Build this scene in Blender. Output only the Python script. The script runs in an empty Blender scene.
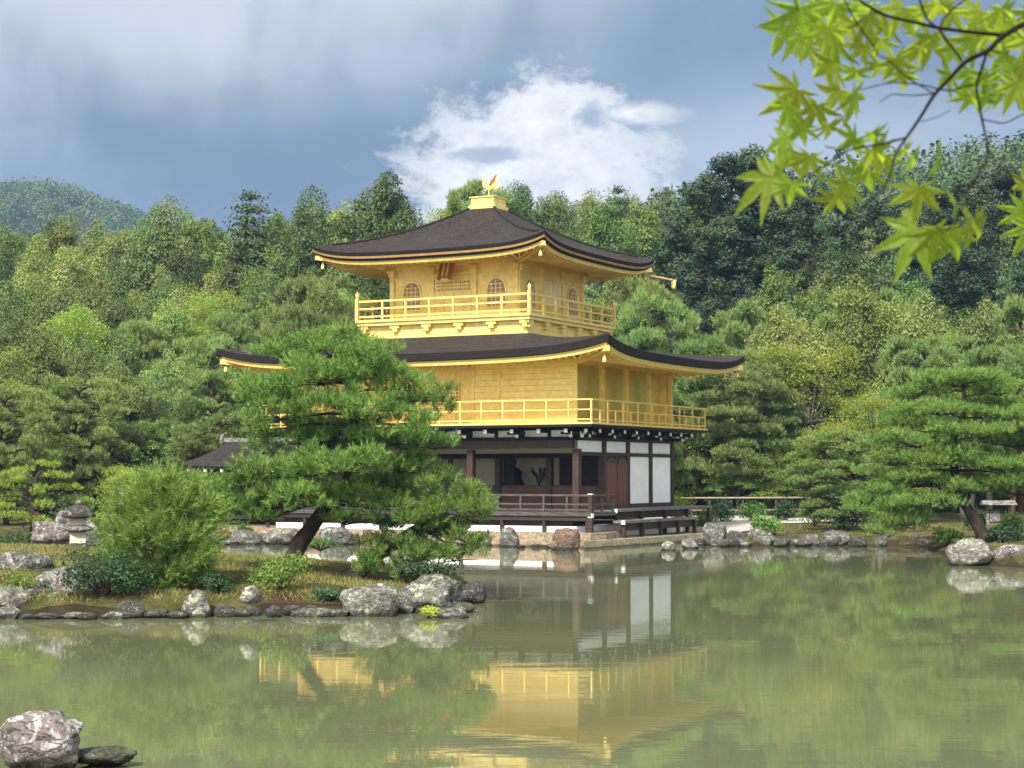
import bpy, math, random
import numpy as np
from math import radians as R, sin, cos, pi, sqrt

C = bpy.context.scene.collection
SC = bpy.context.scene
rng = np.random.default_rng(7)
random.seed(7)

# ---------------------------------------------------------------- camera
FPX, CAMH, PITCH = 1830.6, 2.465, R(2.859)
cam = bpy.data.cameras.new('camera')
cam.sensor_width = 36.0
cam.lens = FPX / 1024 * 36
cam.clip_start, cam.clip_end = 0.1, 6000
cam.dof.use_dof = True
cam.dof.focus_distance = 60
cam.dof.aperture_fstop = 21
camo = bpy.data.objects.new('camera', cam)
C.objects.link(camo)
camo.location = (0, 0, CAMH)
camo.rotation_euler = (R(90) + PITCH, 0, 0)
SC.camera = camo

# ---------------------------------------------------------------- light, sky, exposure
SUN_EL, SUN_AZ = R(44), R(203)          # azimuth clockwise from +Y
sl = bpy.data.lights.new('sun', 'SUN')
sl.energy = 5.0
sl.angle = R(7)
sl.color = (1.0, 0.95, 0.86)
so = bpy.data.objects.new('sun', sl)
C.objects.link(so)
so.location = (0, -20, 60)
so.rotation_euler = (R(90) - SUN_EL, 0, -SUN_AZ + pi)
SC.view_settings.view_transform = 'Standard'
SC.view_settings.look = 'None'
SC.view_settings.gamma = 1
SC.view_settings.exposure = 0.84
SC.cycles.use_denoising = True
SC.cycles.max_bounces = 6
SC.cycles.transparent_max_bounces = 4
SC.cycles.volume_bounces = 0


class NT:
    """small helper to write node trees"""
    def __init__(s, tree):
        s.t = tree; s.n = tree.nodes; s.l = tree.links

    def new(s, typ, **kw):
        nd = s.n.new(typ)
        for k, v in kw.items():
            setattr(nd, k, v)
        return nd

    def put(s, sock, v):
        if isinstance(v, bpy.types.NodeSocket):
            s.l.new(v, sock)
        elif v is not None:
            if isinstance(v, (tuple, list)) and len(v) == 3 and sock.type == 'RGBA':
                v = (*v, 1)
            sock.default_value = v

    def math(s, op, a, b=None, c=None, clamp=False):
        nd = s.new('ShaderNodeMath', operation=op, use_clamp=clamp)
        s.put(nd.inputs[0], a); s.put(nd.inputs[1], b)
        if c is not None: s.put(nd.inputs[2], c)
        return nd.outputs[0]

    def noise(s, vec, scale, detail=4, rough=.55, dist=0):
        nd = s.new('ShaderNodeTexNoise')
        s.put(nd.inputs['Vector'], vec); nd.inputs['Scale'].default_value = scale
        nd.inputs['Detail'].default_value = detail; nd.inputs['Roughness'].default_value = rough
        nd.inputs['Distortion'].default_value = dist
        return nd.outputs['Fac']

    def ramp(s, fac, stops, interp='LINEAR'):
        nd = s.new('ShaderNodeValToRGB')
        nd.color_ramp.interpolation = interp
        e = nd.color_ramp.elements
        while len(e) < len(stops): e.new(.5)
        for i, (p, c) in enumerate(stops):
            e[i].position = p
            e[i].color = (*c, 1) if isinstance(c, (tuple, list)) else (c, c, c, 1)
        s.put(nd.inputs[0], fac)
        return nd.outputs[0]

    def mix(s, f, a, b, blend='MIX'):
        nd = s.new('ShaderNodeMix', data_type='RGBA', blend_type=blend)
        s.put(nd.inputs[0], f); s.put(nd.inputs[6], a); s.put(nd.inputs[7], b)
        return nd.outputs[2]

    def mapr(s, v, a, b, c=0., d=1., smooth=False):
        nd = s.new('ShaderNodeMapRange')
        if smooth: nd.interpolation_type = 'SMOOTHSTEP'
        for i, q in enumerate((v, a, b, c, d)): s.put(nd.inputs[i], q)
        return nd.outputs[0]

    def bump(s, h, strength=.3, dist=.02):
        nd = s.new('ShaderNodeBump')
        nd.inputs['Strength'].default_value = strength
        nd.inputs['Distance'].default_value = dist
        s.put(nd.inputs['Height'], h)
        return nd.outputs[0]

    def vscale(s, vec, v):
        nd = s.new('ShaderNodeMapping')
        s.put(nd.inputs[0], vec); nd.inputs['Scale'].default_value = v
        return nd.outputs[0]


w = bpy.data.worlds.new('World'); SC.world = w
w.use_nodes = True
N = NT(w.node_tree); N.n.clear()
sky = N.new('ShaderNodeTexSky', sky_type='NISHITA', sun_disc=False, sun_elevation=SUN_EL, sun_rotation=SUN_AZ)
sky.dust_density = 2.0
geo = N.new('ShaderNodeNewGeometry')
tc = N.new('ShaderNodeTexCoord')
sep = N.new('ShaderNodeSeparateXYZ'); N.put(sep.inputs[0], tc.outputs['Generated'])
sx, sy, sz = sep.outputs
az = N.math('ARCTAN2', sx, sy)             # 0 towards the hills, + to the right
el = N.math('ARCSINE', sz)
# cloud deck coordinates (direction on the sky, in radians)
cv = N.new('ShaderNodeCombineXYZ'); N.put(cv.inputs[0], az); N.put(cv.inputs[1], el); N.put(cv.inputs[2], sz)
cvec = cv.outputs[0]
n1 = N.noise(N.vscale(cvec, (1, 1.6, 1)), 5.5, 6, .55, .6)
n2 = N.noise(N.vscale(cvec, (1, 1.3, 1)), 16, 7, .64, .12)
n3 = N.noise(N.vscale(cvec, (2.6, 0.8, 1)), 6.0, 4, .5, .2)

n4 = N.noise(N.vscale(cvec, (1, 1.2, 1)), 42, 7, .68, .15)
nmix = N.math('ADD', N.math('MULTIPLY', n2, .5), N.math('MULTIPLY', n4, .5))


def blob(a0, e0, ra, re, amp_noise, soft=1.0):
    da = N.math('DIVIDE', N.math('SUBTRACT', az, a0), ra)
    de = N.math('DIVIDE', N.math('SUBTRACT', el, e0), re)
    r2 = N.math('SQRT', N.math('ADD', N.math('MULTIPLY', da, da), N.math('MULTIPLY', de, de)))
    r2 = N.math('ADD', r2, N.math('MULTIPLY', N.math('SUBTRACT', nmix, .5), amp_noise))
    return N.mapr(r2, 1.0 + soft * .35, 1.0 - soft * .55, 0, 1, True)


DARK = (.92, 1.36, 2.02)
MID = (1.85, 2.45, 3.1)
PALE = (4.2, 4.5, 4.65)
col = N.mix(N.mapr(n1, .38, .66), DARK, MID)
# brighter veil towards the upper left and with height
veil = N.mapr(N.math('ADD', N.math('SUBTRACT', el, N.math('MULTIPLY', az, .20)), N.math('MULTIPLY', N.math('SUBTRACT', n3, .5), .16)), .200, .295, 0, 1, True)
col = N.mix(N.math('MULTIPLY', veil, .85), col, PALE)
# left pale shafts of rain
shaft = N.math('MULTIPLY', N.mapr(az, -.19, -.30, 0, 1, True), N.mapr(n3, .3, .62))
col = N.mix(N.math('MULTIPLY', shaft, .5), col, (2.9, 3.5, 4.2))
# dark storm bank in the middle
bank = blob(-.12, .165, .16, .045, .9, 1.5)
col = N.mix(N.math('MULTIPLY', bank, .75), col, (.86, 1.28, 1.98))
# blue grey gap at right
gap = blob(.10, .235, .11, .05, .9, 1.5)
col = N.mix(N.math('MULTIPLY', gap, .75), col, (1.25, 1.82, 2.65))
# low pale haze cloud at right
lowr = blob(.17, .172, .13, .040, .9, 1.5)
col = N.mix(N.math('MULTIPLY', lowr, .75), col, (3.1, 3.65, 4.3))
# white cumulus above the roof
cum = blob(.010, .158, .070, .050, 3.0, .5)
cum2 = blob(.022, .190, .042, .030, 3.2, .55)
cum3 = blob(.066, .196, .024, .006, 4.0, 1.3)
cuc = N.mix(N.mapr(nmix, .42, .60), (4.3, 4.5, 4.7), (6.3, 6.25, 6.1))
col = N.mix(N.math('MAXIMUM', N.math('MAXIMUM', cum, cum2), cum3), col, cuc)
hole = blob(.043, .194, .011, .007, 4.0, 1.2)
col = N.mix(N.math('MULTIPLY', hole, .85), col, (1.8, 2.3, 3.2))
hole2 = blob(-.015, .174, .024, .0045, 3.0, .9)
col = N.mix(N.math('MULTIPLY', hole2, .75), col, (2.0, 2.5, 3.3))
wisp = blob(-.060, .225, .030, .014, 1.6, 1.0)
col = N.mix(N.math('MULTIPLY', wisp, .5), col, (2.9, 3.4, 4.2))
# unseen sky overhead and behind: cloud over the blue, brightened to light the walls
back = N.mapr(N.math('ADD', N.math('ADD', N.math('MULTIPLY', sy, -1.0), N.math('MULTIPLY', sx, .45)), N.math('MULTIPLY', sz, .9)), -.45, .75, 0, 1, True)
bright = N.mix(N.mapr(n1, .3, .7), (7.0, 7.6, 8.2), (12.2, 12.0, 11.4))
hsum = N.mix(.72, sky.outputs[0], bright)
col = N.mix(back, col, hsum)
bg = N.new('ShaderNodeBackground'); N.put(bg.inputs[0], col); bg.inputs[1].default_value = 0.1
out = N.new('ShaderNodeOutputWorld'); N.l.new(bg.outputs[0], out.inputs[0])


# ---------------------------------------------------------------- helpers
def W(px, py, Z):
    """world point seen at a pixel of the photograph at depth y = Z"""
    a = (px - 512) / FPX; b = (384 - py) / FPX
    f = cos(PITCH) - b * sin(PITCH); u = sin(PITCH) + b * cos(PITCH)
    return np.array([a / f * Z, Z, CAMH + u / f * Z])


def G(px, py, z=0.0):
    """point of the level z seen at a pixel"""
    b = (384 - py) / FPX
    f = cos(PITCH) - b * sin(PITCH); u = sin(PITCH) + b * cos(PITCH)
    return W(px, py, (z - CAMH) * f / u)


class MB:
    """collects shapes for ONE mesh object"""
    def __init__(s):
        s.v = []; s.f = []; s.nv = 0

    def add(s, verts, faces):
        verts = np.asarray(verts, float).reshape(-1, 3)
        s.v.append(verts)
        s.f += [tuple(int(i) + s.nv for i in f) for f in faces]
        s.nv += len(verts)
        return s

    def box(s, x0, x1, y0, y1, z0, z1):
        v = [(x, y, z) for x in (x0, x1) for y in (y0, y1) for z in (z0, z1)]
        return s.add(v, [(0, 1, 3, 2), (4, 6, 7, 5), (0, 4, 5, 1), (2, 3, 7, 6), (0, 2, 6, 4), (1, 5, 7, 3)])

    def beam(s, p, q, wd, ht):
        p = np.array(p, float); q = np.array(q, float)
        d = q - p; d /= np.linalg.norm(d)
        up = np.array([0, 0, 1.]) if abs(d[2]) < .95 else np.array([0, 1., 0])
        a = np.cross(d, up); a /= np.linalg.norm(a); b = np.cross(a, d)
        v = [e + a * i * wd / 2 + b * j * ht / 2 for e in (p, q) for i, j in ((-1, -1), (1, -1), (1, 1), (-1, 1))]
        return s.add(v, [(3, 2, 1, 0), (4, 5, 6, 7), (0, 1, 5, 4), (1, 2, 6, 5), (2, 3, 7, 6), (3, 0, 4, 7)])

    def tube(s, pts, rad, n=8, cap=True):
        pts = np.asarray(pts, float); m = len(pts)
        rad = np.broadcast_to(np.asarray(rad, float), (m,))
        t = np.gradient(pts, axis=0); t /= np.linalg.norm(t, axis=1)[:, None] + 1e-9
        ref = np.array([0.31, .2, .93]) if abs(t[0, 2]) < .9 else np.array([1., .1, 0])
        a = np.cross(t, ref); a /= np.linalg.norm(a, axis=1)[:, None] + 1e-9
        b = np.cross(t, a)
        th = np.arange(n) * 2 * pi / n
        ring = pts[:, None, :] + rad[:, None, None] * (np.cos(th)[None, :, None] * a[:, None, :] + np.sin(th)[None, :, None] * b[:, None, :])
        f = []
        for i in range(m - 1):
            for j in range(n):
                k = (j + 1) % n
                f.append((i * n + j, i * n + k, (i + 1) * n + k, (i + 1) * n + j))
        if cap:
            f.append(tuple(range(n - 1, -1, -1))); f.append(tuple((m - 1) * n + j for j in range(n)))
        return s.add(ring.reshape(-1, 3), f)

    def lathe(s, prof, c=(0, 0, 0), n=16):
        pr = np.asarray(prof, float); m = len(pr)
        th = np.arange(n) * 2 * pi / n
        v = np.stack([np.outer(pr[:, 0], np.cos(th)) + c[0], np.outer(pr[:, 0], np.sin(th)) + c[1],
                      np.repeat(pr[:, 1][:, None], n, 1) + c[2]], -1).reshape(-1, 3)
        f = [(i * n + j, i * n + (j + 1) % n, (i + 1) * n + (j + 1) % n, (i + 1) * n + j) for i in range(m - 1) for j in range(n)]
        f.append(tuple(range(n - 1, -1, -1))); f.append(tuple((m - 1) * n + j for j in range(n)))
        return s.add(v, f)

    def grid(s, P):
        a, b = P.shape[:2]
        f = [(i * b + j, i * b + j + 1, (i + 1) * b + j + 1, (i + 1) * b + j) for i in range(a - 1) for j in range(b - 1)]
        return s.add(P.reshape(-1, 3), f)

    def prism(s, poly, y0, y1, axis='y'):
        """outline (u, z) extruded along y (or x)"""
        n = len(poly)
        if axis == 'y':
            v = [(u, y0, z) for u, z in poly] + [(u, y1, z) for u, z in poly]
        elif axis == 'x':
            v = [(y0, u, z) for u, z in poly] + [(y1, u, z) for u, z in poly]
        else:
            v = [(u, q, y0) for u, q in poly] + [(u, q, y1) for u, q in poly]
        return s.add(v, [tuple(range(n)), tuple(range(2 * n - 1, n - 1, -1))] + [(i, n + i, n + (i + 1) % n, (i + 1) % n) for i in range(n)])

    def build(s, name, mat, parent=None, smooth=False, loc=None):
        v = np.concatenate(s.v) if s.v else np.zeros((0, 3))
        me = bpy.data.meshes.new(name)
        me.from_pydata(v.tolist(), [], s.f)
        me.materials.append(mat)
        if smooth:
            me.polygons.foreach_set('use_smooth', [True] * len(me.polygons))
        me.update()
        return link(name, me, parent, loc)


def link(name, me, parent=None, loc=None):
    o = bpy.data.objects.new(name, me)
    C.objects.link(o)
    if parent is not None: o.parent = parent
    if loc is not None: o.location = loc
    return o


def fastmesh(name, V, k, mat, smooth=False):
    """V: (n*k,3) unshared vertices, faces of k corners"""
    me = bpy.data.meshes.new(name)
    n = len(V) // k
    me.vertices.add(len(V)); me.loops.add(len(V)); me.polygons.add(n)
    me.vertices.foreach_set('co', np.asarray(V, np.float32).ravel())
    me.loops.foreach_set('vertex_index', np.arange(len(V), dtype=np.int32))
    me.polygons.foreach_set('loop_start', np.arange(0, len(V), k, dtype=np.int32))
    me.polygons.foreach_set('loop_total', np.full(n, k, np.int32))
    me.materials.append(mat)
    me.update(calc_edges=True)
    return me


def tag(o, label=None, cat=None, group=None, kind=None):
    if label: o['label'] = label
    if cat: o['category'] = cat
    if group: o['group'] = group
    if kind: o['kind'] = kind
    return o


def empty(name, loc, rz=0.0, label=None, cat=None, group=None):
    o = bpy.data.objects.new(name, None)
    C.objects.link(o)
    o.location = loc; o.rotation_euler = (0, 0, rz); o.empty_display_size = .3
    return tag(o, label, cat, group)


def unit(v):
    v = np.asarray(v, float)
    return v / (np.linalg.norm(v, axis=-1, keepdims=True) + 1e-9)


# ---------------------------------------------------------------- materials
def principled(name, rough=.6, metal=0., spec=.5):
    m = bpy.data.materials.new(name); m.use_nodes = True
    N = NT(m.node_tree); b = N.n['Principled BSDF']
    b.inputs['Roughness'].default_value = rough
    b.inputs['Metallic'].default_value = metal
    b.inputs['Specular IOR Level'].default_value = spec
    return m, N, b


def mottled(name, c0, c1, scale=4, rough=.7, metal=0., spec=.4, bump=.2, bscale=None, stretch=(1, 1, 1), bd=.01, detail=5):
    m, N, b = principled(name, rough, metal, spec)
    t = N.new('ShaderNodeTexCoord').outputs['Object']
    v = N.vscale(t, stretch)
    f = N.noise(v, scale, detail, .6)
    N.put(b.inputs['Base Color'], N.ramp(f, [(.3, c0), (.7, c1)]))
    if bump:
        N.put(b.inputs['Normal'], N.bump(N.noise(v, bscale or scale * 3, 4), bump, bd))
    return m


M = {}


def gold_leaf(name, planks):
    m, N, b = principled(name, .38, .38)
    t = N.new('ShaderNodeTexCoord').outputs['Object']
    s_ = N.new('ShaderNodeSeparateXYZ'); N.put(s_.inputs[0], t)
    ax = N.math('FLOOR', N.math('MULTIPLY', N.math('ADD', s_.outputs[0], s_.outputs[1]), 9.1))
    az_ = N.math('FLOOR', N.math('MULTIPLY', s_.outputs[2], 9.1))
    wn_ = N.new('ShaderNodeTexWhiteNoise', noise_dimensions='2D')
    cx_ = N.new('ShaderNodeCombineXYZ'); N.put(cx_.inputs[0], ax); N.put(cx_.inputs[1], az_)
    N.put(wn_.inputs['Vector'], cx_.outputs[0])
    f = N.math('ADD', N.math('MULTIPLY', N.noise(N.vscale(t, (1, 1, 1.6)), 1.6, 6, .65), .8), N.math('MULTIPLY', wn_.outputs[0], .22))
    c = N.ramp(f, [(.30, (.74, .53, .14)), (.52, (.82, .62, .195)), (.78, (.89, .72, .28))])
    stain = N.mapr(N.noise(N.vscale(t, (3, 3, .5)), 2.2, 5, .7), .58, .72, 0, .14)
    c = N.mix(stain, c, (.46, .30, .07))
    N.put(b.inputs['Roughness'], N.mapr(f, .3, .8, .46, .26))
    h = N.math('MULTIPLY', N.noise(t, 14, 3), .3)
    if planks:
        row = N.math('MULTIPLY', s_.outputs[2], 1 / .21)
        fr = N.math('FRACT', row)
        groove = N.math('MULTIPLY', N.mapr(fr, .0, .10, 0, 1, True), N.mapr(fr, 1.0, .94, 0, 1, True))
        h = N.math('ADD', h, N.math('MULTIPLY', groove, 2))
        rnd = N.new('ShaderNodeTexWhiteNoise', noise_dimensions='1D'); N.put(rnd.inputs['W'], N.math('FLOOR', row))
        c = N.mix(N.math('MULTIPLY', rnd.outputs[0], .3), c, (.84, .68, .27))
        c = N.mix(N.math('MULTIPLY', N.math('SUBTRACT', 1, groove), .45), c, (.55, .37, .08))
    N.put(b.inputs['Base Color'], c)
    N.put(b.inputs['Normal'], N.bump(h, .35, .008))
    return m


M['gold'] = gold_leaf('gold_leaf', False)
M['gold_planks'] = gold_leaf('gold_planks', True)
M['gold_east'] = mottled('gold_leaf_shaded', (.60, .46, .12), (.72, .57, .17), 2.2, .36, .85, .5, .1, 14, (1, 1, 2), .004)  # duller, more metallic gold for the shaded east wall; shade put into its colour
M['door_wood'] = mottled('door_wood', (.075, .030, .016), (.17, .075, .040), 2.5, .55, 0, .4, .2, 18, (4, 4, .5))
M['dark_wood'] = mottled('dark_wood', (.018, .011, .008), (.045, .028, .02), 3, .6, 0, .4, .2, 20, (1, 1, 6))
M['brown_wood'] = mottled('brown_wood', (.024, .012, .008), (.058, .028, .017), 2.5, .55, 0, .4, .2, 18, (4, 4, .5))
M['grey_wood'] = mottled('weathered_wood', (.028, .024, .023), (.10, .090, .084), 3, .75, 0, .3, .2, 22, (1, 1, 8))
M['plaster'] = mottled('white_plaster', (.76, .77, .775), (.87, .87, .87), 1.6, .85, 0, .2, .04)
M['cream'] = mottled('cream_wall', (.50, .44, .30), (.62, .55, .40), 1.5, .8)
M['lattice'] = mottled('lattice_red', (.10, .045, .028), (.16, .075, .05), 6, .6)
M['bench_wood'] = mottled('bench_wood', (.09, .08, .075), (.21, .195, .18), 3, .75, 0, .3, .2, 22, (8, 1, 1))
M['black'] = mottled('black_lacquer', (.006, .006, .008), (.014, .012, .013), 6, .6, 0, .2)
M['white_paint'] = mottled('white_end_paint', (.72, .72, .72), (.82, .82, .80), 6, .6)
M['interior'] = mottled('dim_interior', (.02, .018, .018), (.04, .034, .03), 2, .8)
M['paper'] = mottled('window_paper', (.30, .20, .17), (.38, .27, .23), 5, .7)
M['orange'] = mottled('orange_lacquer', (.32, .10, .02), (.42, .15, .03), 6, .4)
M['tan'] = mottled('tan_edge', (.30, .17, .07), (.42, .25, .10), 5, .6)


def bark_roof():
    m, N, b = principled('bark_shingle_roof', .85, 0, .25)
    t = N.new('ShaderNodeTexCoord').outputs['Object']
    s_ = N.new('ShaderNodeSeparateXYZ'); N.put(s_.inputs[0], t)
    n_ = N.noise(t, 1.1, 5, .6)
    n2_ = N.noise(N.vscale(t, (1, 1, 2)), 6.5, 6, .78)
    c = N.ramp(n2_, [(.30, (.008, .006, .006)), (.5, (.030, .024, .023)), (.74, (.11, .092, .086))])
    c = N.mix(N.mapr(n_, .45, .75, 0, .5), c, (.065, .043, .034))
    c = N.mix(N.mapr(N.noise(t, .6, 6, .7), .52, .66, 0, .45), c, (.060, .058, .040))
    c = N.mix(N.mapr(N.noise(N.vscale(t, (1, 1, 3)), 22, 3, .7), .56, .68, 0, .6), c, (.16, .14, .13))
    N.put(b.inputs['Base Color'], c)
    row = N.math('FRACT', N.math('ADD', N.math('MULTIPLY', s_.outputs[2], 14), N.math('MULTIPLY', n2_, .8)))
    N.put(b.inputs['Normal'], N.bump(N.math('ADD', row, N.math('MULTIPLY', n2_, 2.5)), .9, .09))
    return m


M['bark_roof'] = bark_roof()
M['eave_dark'] = mottled('dark_bark_edge', (.007, .005, .005), (.018, .013, .012), 5, .8, 0, .3, .4, 25, (1, 1, 6))


def rock_mat(name, base0, base1, lichen, amount, dark=(.03, .028, .028)):
    m, N, b = principled(name, .9, 0, .2)
    t = N.new('ShaderNodeTexCoord').outputs['Object']
    oi = N.new('ShaderNodeObjectInfo')
    ad = N.new('ShaderNodeVectorMath', operation='ADD'); N.put(ad.inputs[0], t)
    N.put(ad.inputs[1], oi.outputs['Location'])
    t = ad.outputs[0]
    c = N.ramp(N.noise(t, 2.2, 6, .65), [(.3, base0), (.7, base1)])
    li = N.mapr(N.noise(t, 5.5, 5, .7, .6), .62 - amount * .22, .66 - amount * .16, 0, 1)
    c = N.mix(N.math('MULTIPLY', li, .85), c, lichen)
    sp = N.mapr(N.noise(t, 16, 4, .7), .58, .64, 0, .8)
    c = N.mix(sp, c, dark)
    s2 = N.mapr(N.noise(t, 26, 3, .6), .62, .68, 0, .6)
    c = N.mix(s2, c, (.55, .54, .50))
    crack = N.noise(N.vscale(t, (1, 1, 2.5)), 3.2, 6, .6, 1.2)
    cr = N.math('ABSOLUTE', N.math('SUBTRACT', crack, .5))
    c = N.mix(N.mapr(cr, .02, 0, 0, .7), c, dark)
    nz_ = N.new('ShaderNodeSeparateXYZ'); N.put(nz_.inputs[0], N.new('ShaderNodeNewGeometry').outputs['Normal'])
    ms = N.math('MULTIPLY', N.mapr(nz_.outputs[2], .45, .85), N.mapr(N.noise(t, 3.1, 5, .7), .50, .60))
    c = N.mix(N.math('MULTIPLY', ms, .7), c, (.075, .085, .025))
    gz = N.new('ShaderNodeSeparateXYZ'); N.put(gz.inputs[0], N.new('ShaderNodeNewGeometry').outputs['Position'])
    wet = N.mapr(N.math('ADD', gz.outputs[2], N.math('MULTIPLY', N.math('SUBTRACT', N.noise(t, 6, 3), .5), .10)), .10, .05, 0, 1)
    c = N.mix(N.math('MULTIPLY', wet, .75), c, (.022, .024, .014))
    N.put(b.inputs['Base Color'], c)
    h = N.math('ADD', N.noise(t, 7, 6, .7), N.mapr(cr, 0, .03, 0, .5))
    N.put(b.inputs['Normal'], N.bump(h, .8, .06))
    return m


M['rock_grey'] = rock_mat('grey_lichen_rock', (.06, .058, .055), (.15, .145, .135), (.33, .34, .27), .45)
M['rock_pale'] = rock_mat('pale_lichen_rock', (.10, .095, .085), (.22, .21, .18), (.38, .39, .29), .48)
M['rock_dark'] = rock_mat('dark_wet_rock', (.030, .028, .028), (.085, .080, .076), (.26, .26, .22), .15)
M['rock_brown'] = rock_mat('brown_rock', (.13, .075, .05), (.24, .15, .105), (.28, .24, .20), .2)
M['rock_purple'] = rock_mat('purple_brown_rock', (.085, .070, .066), (.23, .195, .185), (.44, .43, .41), .45)
M['stone'] = rock_mat('carved_stone', (.12, .115, .11), (.24, .23, .21), (.34, .33, .28), .3)
M['stone_pale'] = mottled('pale_carved_stone', (.42, .39, .30), (.58, .54, .44), 9, .85)
M['flag'] = rock_mat('flagstone', (.30, .25, .16), (.44, .39, .28), (.40, .38, .30), .2, (.12, .10, .07))
M['quay'] = rock_mat('quay_stone', (.26, .19, .115), (.40, .31, .21), (.40, .36, .28), .2, (.09, .07, .05))
M['gravel'] = mottled('pale_gravel', (.30, .29, .26), (.46, .44, .40), 30, .95, 0, .1, .3, 60)
M['bamboo'] = mottled('bamboo', (.20, .16, .09), (.33, .27, .16), 5, .6)
M['bark'] = mottled('pine_bark', (.018, .014, .012), (.075, .055, .045), 5, .95, 0, .1, .9, 9, (1, 1, .5), .06)
M['bark_red'] = mottled('red_pine_bark', (.055, .028, .018), (.16, .085, .055), 5, .95, 0, .1, .8, 9, (1, 1, .5), .05)
M['bark_grey'] = mottled('grey_bark', (.06, .052, .045), (.16, .14, .12), 4, .95, 0, .1, .6, 12, (1, 1, .4), .03)
M['twig'] = mottled('maple_twig', (.006, .004, .004), (.016, .011, .010), 40, .9, 0, .1, .3, 200)


def leaf_mat(name, c0, c1, trans=.3, scale=.35, hue=.032, val=.42, rough=.55, tcol=None, island=True, spec=.25, tb=1.0):
    """foliage: every leaf differs a little, clumps and whole plants too"""
    m, N, b = principled(name, rough, 0, spec)
    t = N.new('ShaderNodeTexCoord').outputs['Object']
    g = N.new('ShaderNodeNewGeometry'); oi = N.new('ShaderNodeObjectInfo')
    f = N.noise(t, scale, 3, .6)
    if island:
        f = N.math('ADD', N.math('MULTIPLY', f, .80), N.math('MULTIPLY', g.outputs['Random Per Island'], .20))
    c = N.ramp(f, [(.28, c0), (.72, c1)])
    hs = N.new('ShaderNodeHueSaturation')
    N.put(hs.inputs['Hue'], N.mapr(oi.outputs['Random'], 0, 1, .5 - hue, .5 + hue))
    wn = N.new('ShaderNodeTexWhiteNoise', noise_dimensions='1D')
    N.put(wn.inputs['W'], N.math('MULTIPLY', oi.outputs['Random'], 91.7))
    N.put(hs.inputs['Value'], N.mapr(wn.outputs[0], 0, 1, 1 - val, 1 + val))
    N.put(hs.inputs['Color'], c)
    c = hs.outputs[0]
    N.put(b.inputs['Base Color'], c)
    if trans > 0:
        tr = N.new('ShaderNodeBsdfTranslucent')
        tc_ = N.mix(1.0, c, tcol or (1.25 * tb, 1.3 * tb, .7 * tb), 'MULTIPLY')
        N.put(tr.inputs[0], tc_)
        mx = N.new('ShaderNodeMixShader'); mx.inputs[0].default_value = trans
        N.l.new(b.outputs[0], mx.inputs[1]); N.l.new(tr.outputs[0], mx.inputs[2])
        N.l.new(mx.outputs[0], N.n['Material Output'].inputs[0])
    return m


M['lf_mid'] = leaf_mat('broad_leaves_mid', (0.068, 0.123, 0.030), (0.260, 0.322, 0.080), .3, 2.2)
M['lf_olive'] = leaf_mat('broad_leaves_olive', (0.095, 0.140, 0.040), (0.269, 0.314, 0.095), .3, 2.2)
M['lf_dark'] = leaf_mat('broad_leaves_dark', (0.047, 0.088, 0.030), (0.150, 0.205, 0.062), .25, 2.5)
M['lf_conifer'] = leaf_mat('conifer_sprays', (0.042, 0.080, 0.030), (0.137, 0.193, 0.065), .15)
M['lf_cedar'] = leaf_mat('cedar_sprays', (.020, .042, .022), (.070, .112, .048), .12)
M['lf_pine'] = leaf_mat('pine_needles', (0.073, 0.131, 0.038), (0.260, 0.333, 0.095), .2, .5, .02, .25)
M['lf_pinelight'] = leaf_mat('light_pine_needles', (.060, .125, .026), (.26, .35, .080), .25, 3.0, .02, .2)
M['lf_hero'] = leaf_mat('island_pine_needles', (0.032, 0.088, 0.020), (0.230, 0.352, 0.070), .2, 3.2, .01, .12)
M['lf_bush'] = leaf_mat('young_pine_needles', (.034, .092, .018), (.24, .37, .075), .22, 3.2, .01, .1)
M['lf_maple'] = leaf_mat('pale_maple_leaves', (.16, .25, .04), (.38, .45, .10), .4, .4, .02, .2)
M['lf_rightpine'] = leaf_mat('right_pine_needles', (.050, .120, .024), (.28, .40, .085), .25, 3.5, .01, .1)
M['lf_cloud'] = leaf_mat('clipped_pine_needles', (.085, .17, .026), (.34, .45, .075), .25, 5, .01, .1)
M['lf_azalea'] = leaf_mat('shrub_leaves', (.06, .13, .022), (.19, .30, .06), .3, 1.5, .02, .2)
M['lf_juniper'] = leaf_mat('juniper_leaves', (.022, .055, .020), (.06, .12, .045), .2, 1.5, .02, .2)
M['lf_fern'] = leaf_mat('fern_leaves', (.20, .27, .03), (.38, .44, .08), .35, 2, .02, .2)
M['lf_far'] = leaf_mat('far_canopy', (0.039, 0.083, 0.029), (0.132, 0.187, 0.061), .2, .055, 0, 0)
M['lf_leaf'] = leaf_mat('backlit_maple_leaves', (.18, .26, .034), (.33, .39, .085), .66, 12, .02, .15, .45, (1.5, 1.55, .7), False, .3)

# ---------------------------------------------------------------- terrain and pond
BC = np.array([2.2807, 64.3129]); PHI = R(27.6212); K = 2.12      # pavilion corner, heading, bay
EE = np.array([cos(PHI), -sin(PHI)]); EN = np.array([sin(PHI), cos(PHI)])


def L2W(x, y):
    return BC + x * EE + y * EN


def pts(lst, z=0.0):
    return [tuple(G(px, py, z)[:2]) for px, py in lst]


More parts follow.
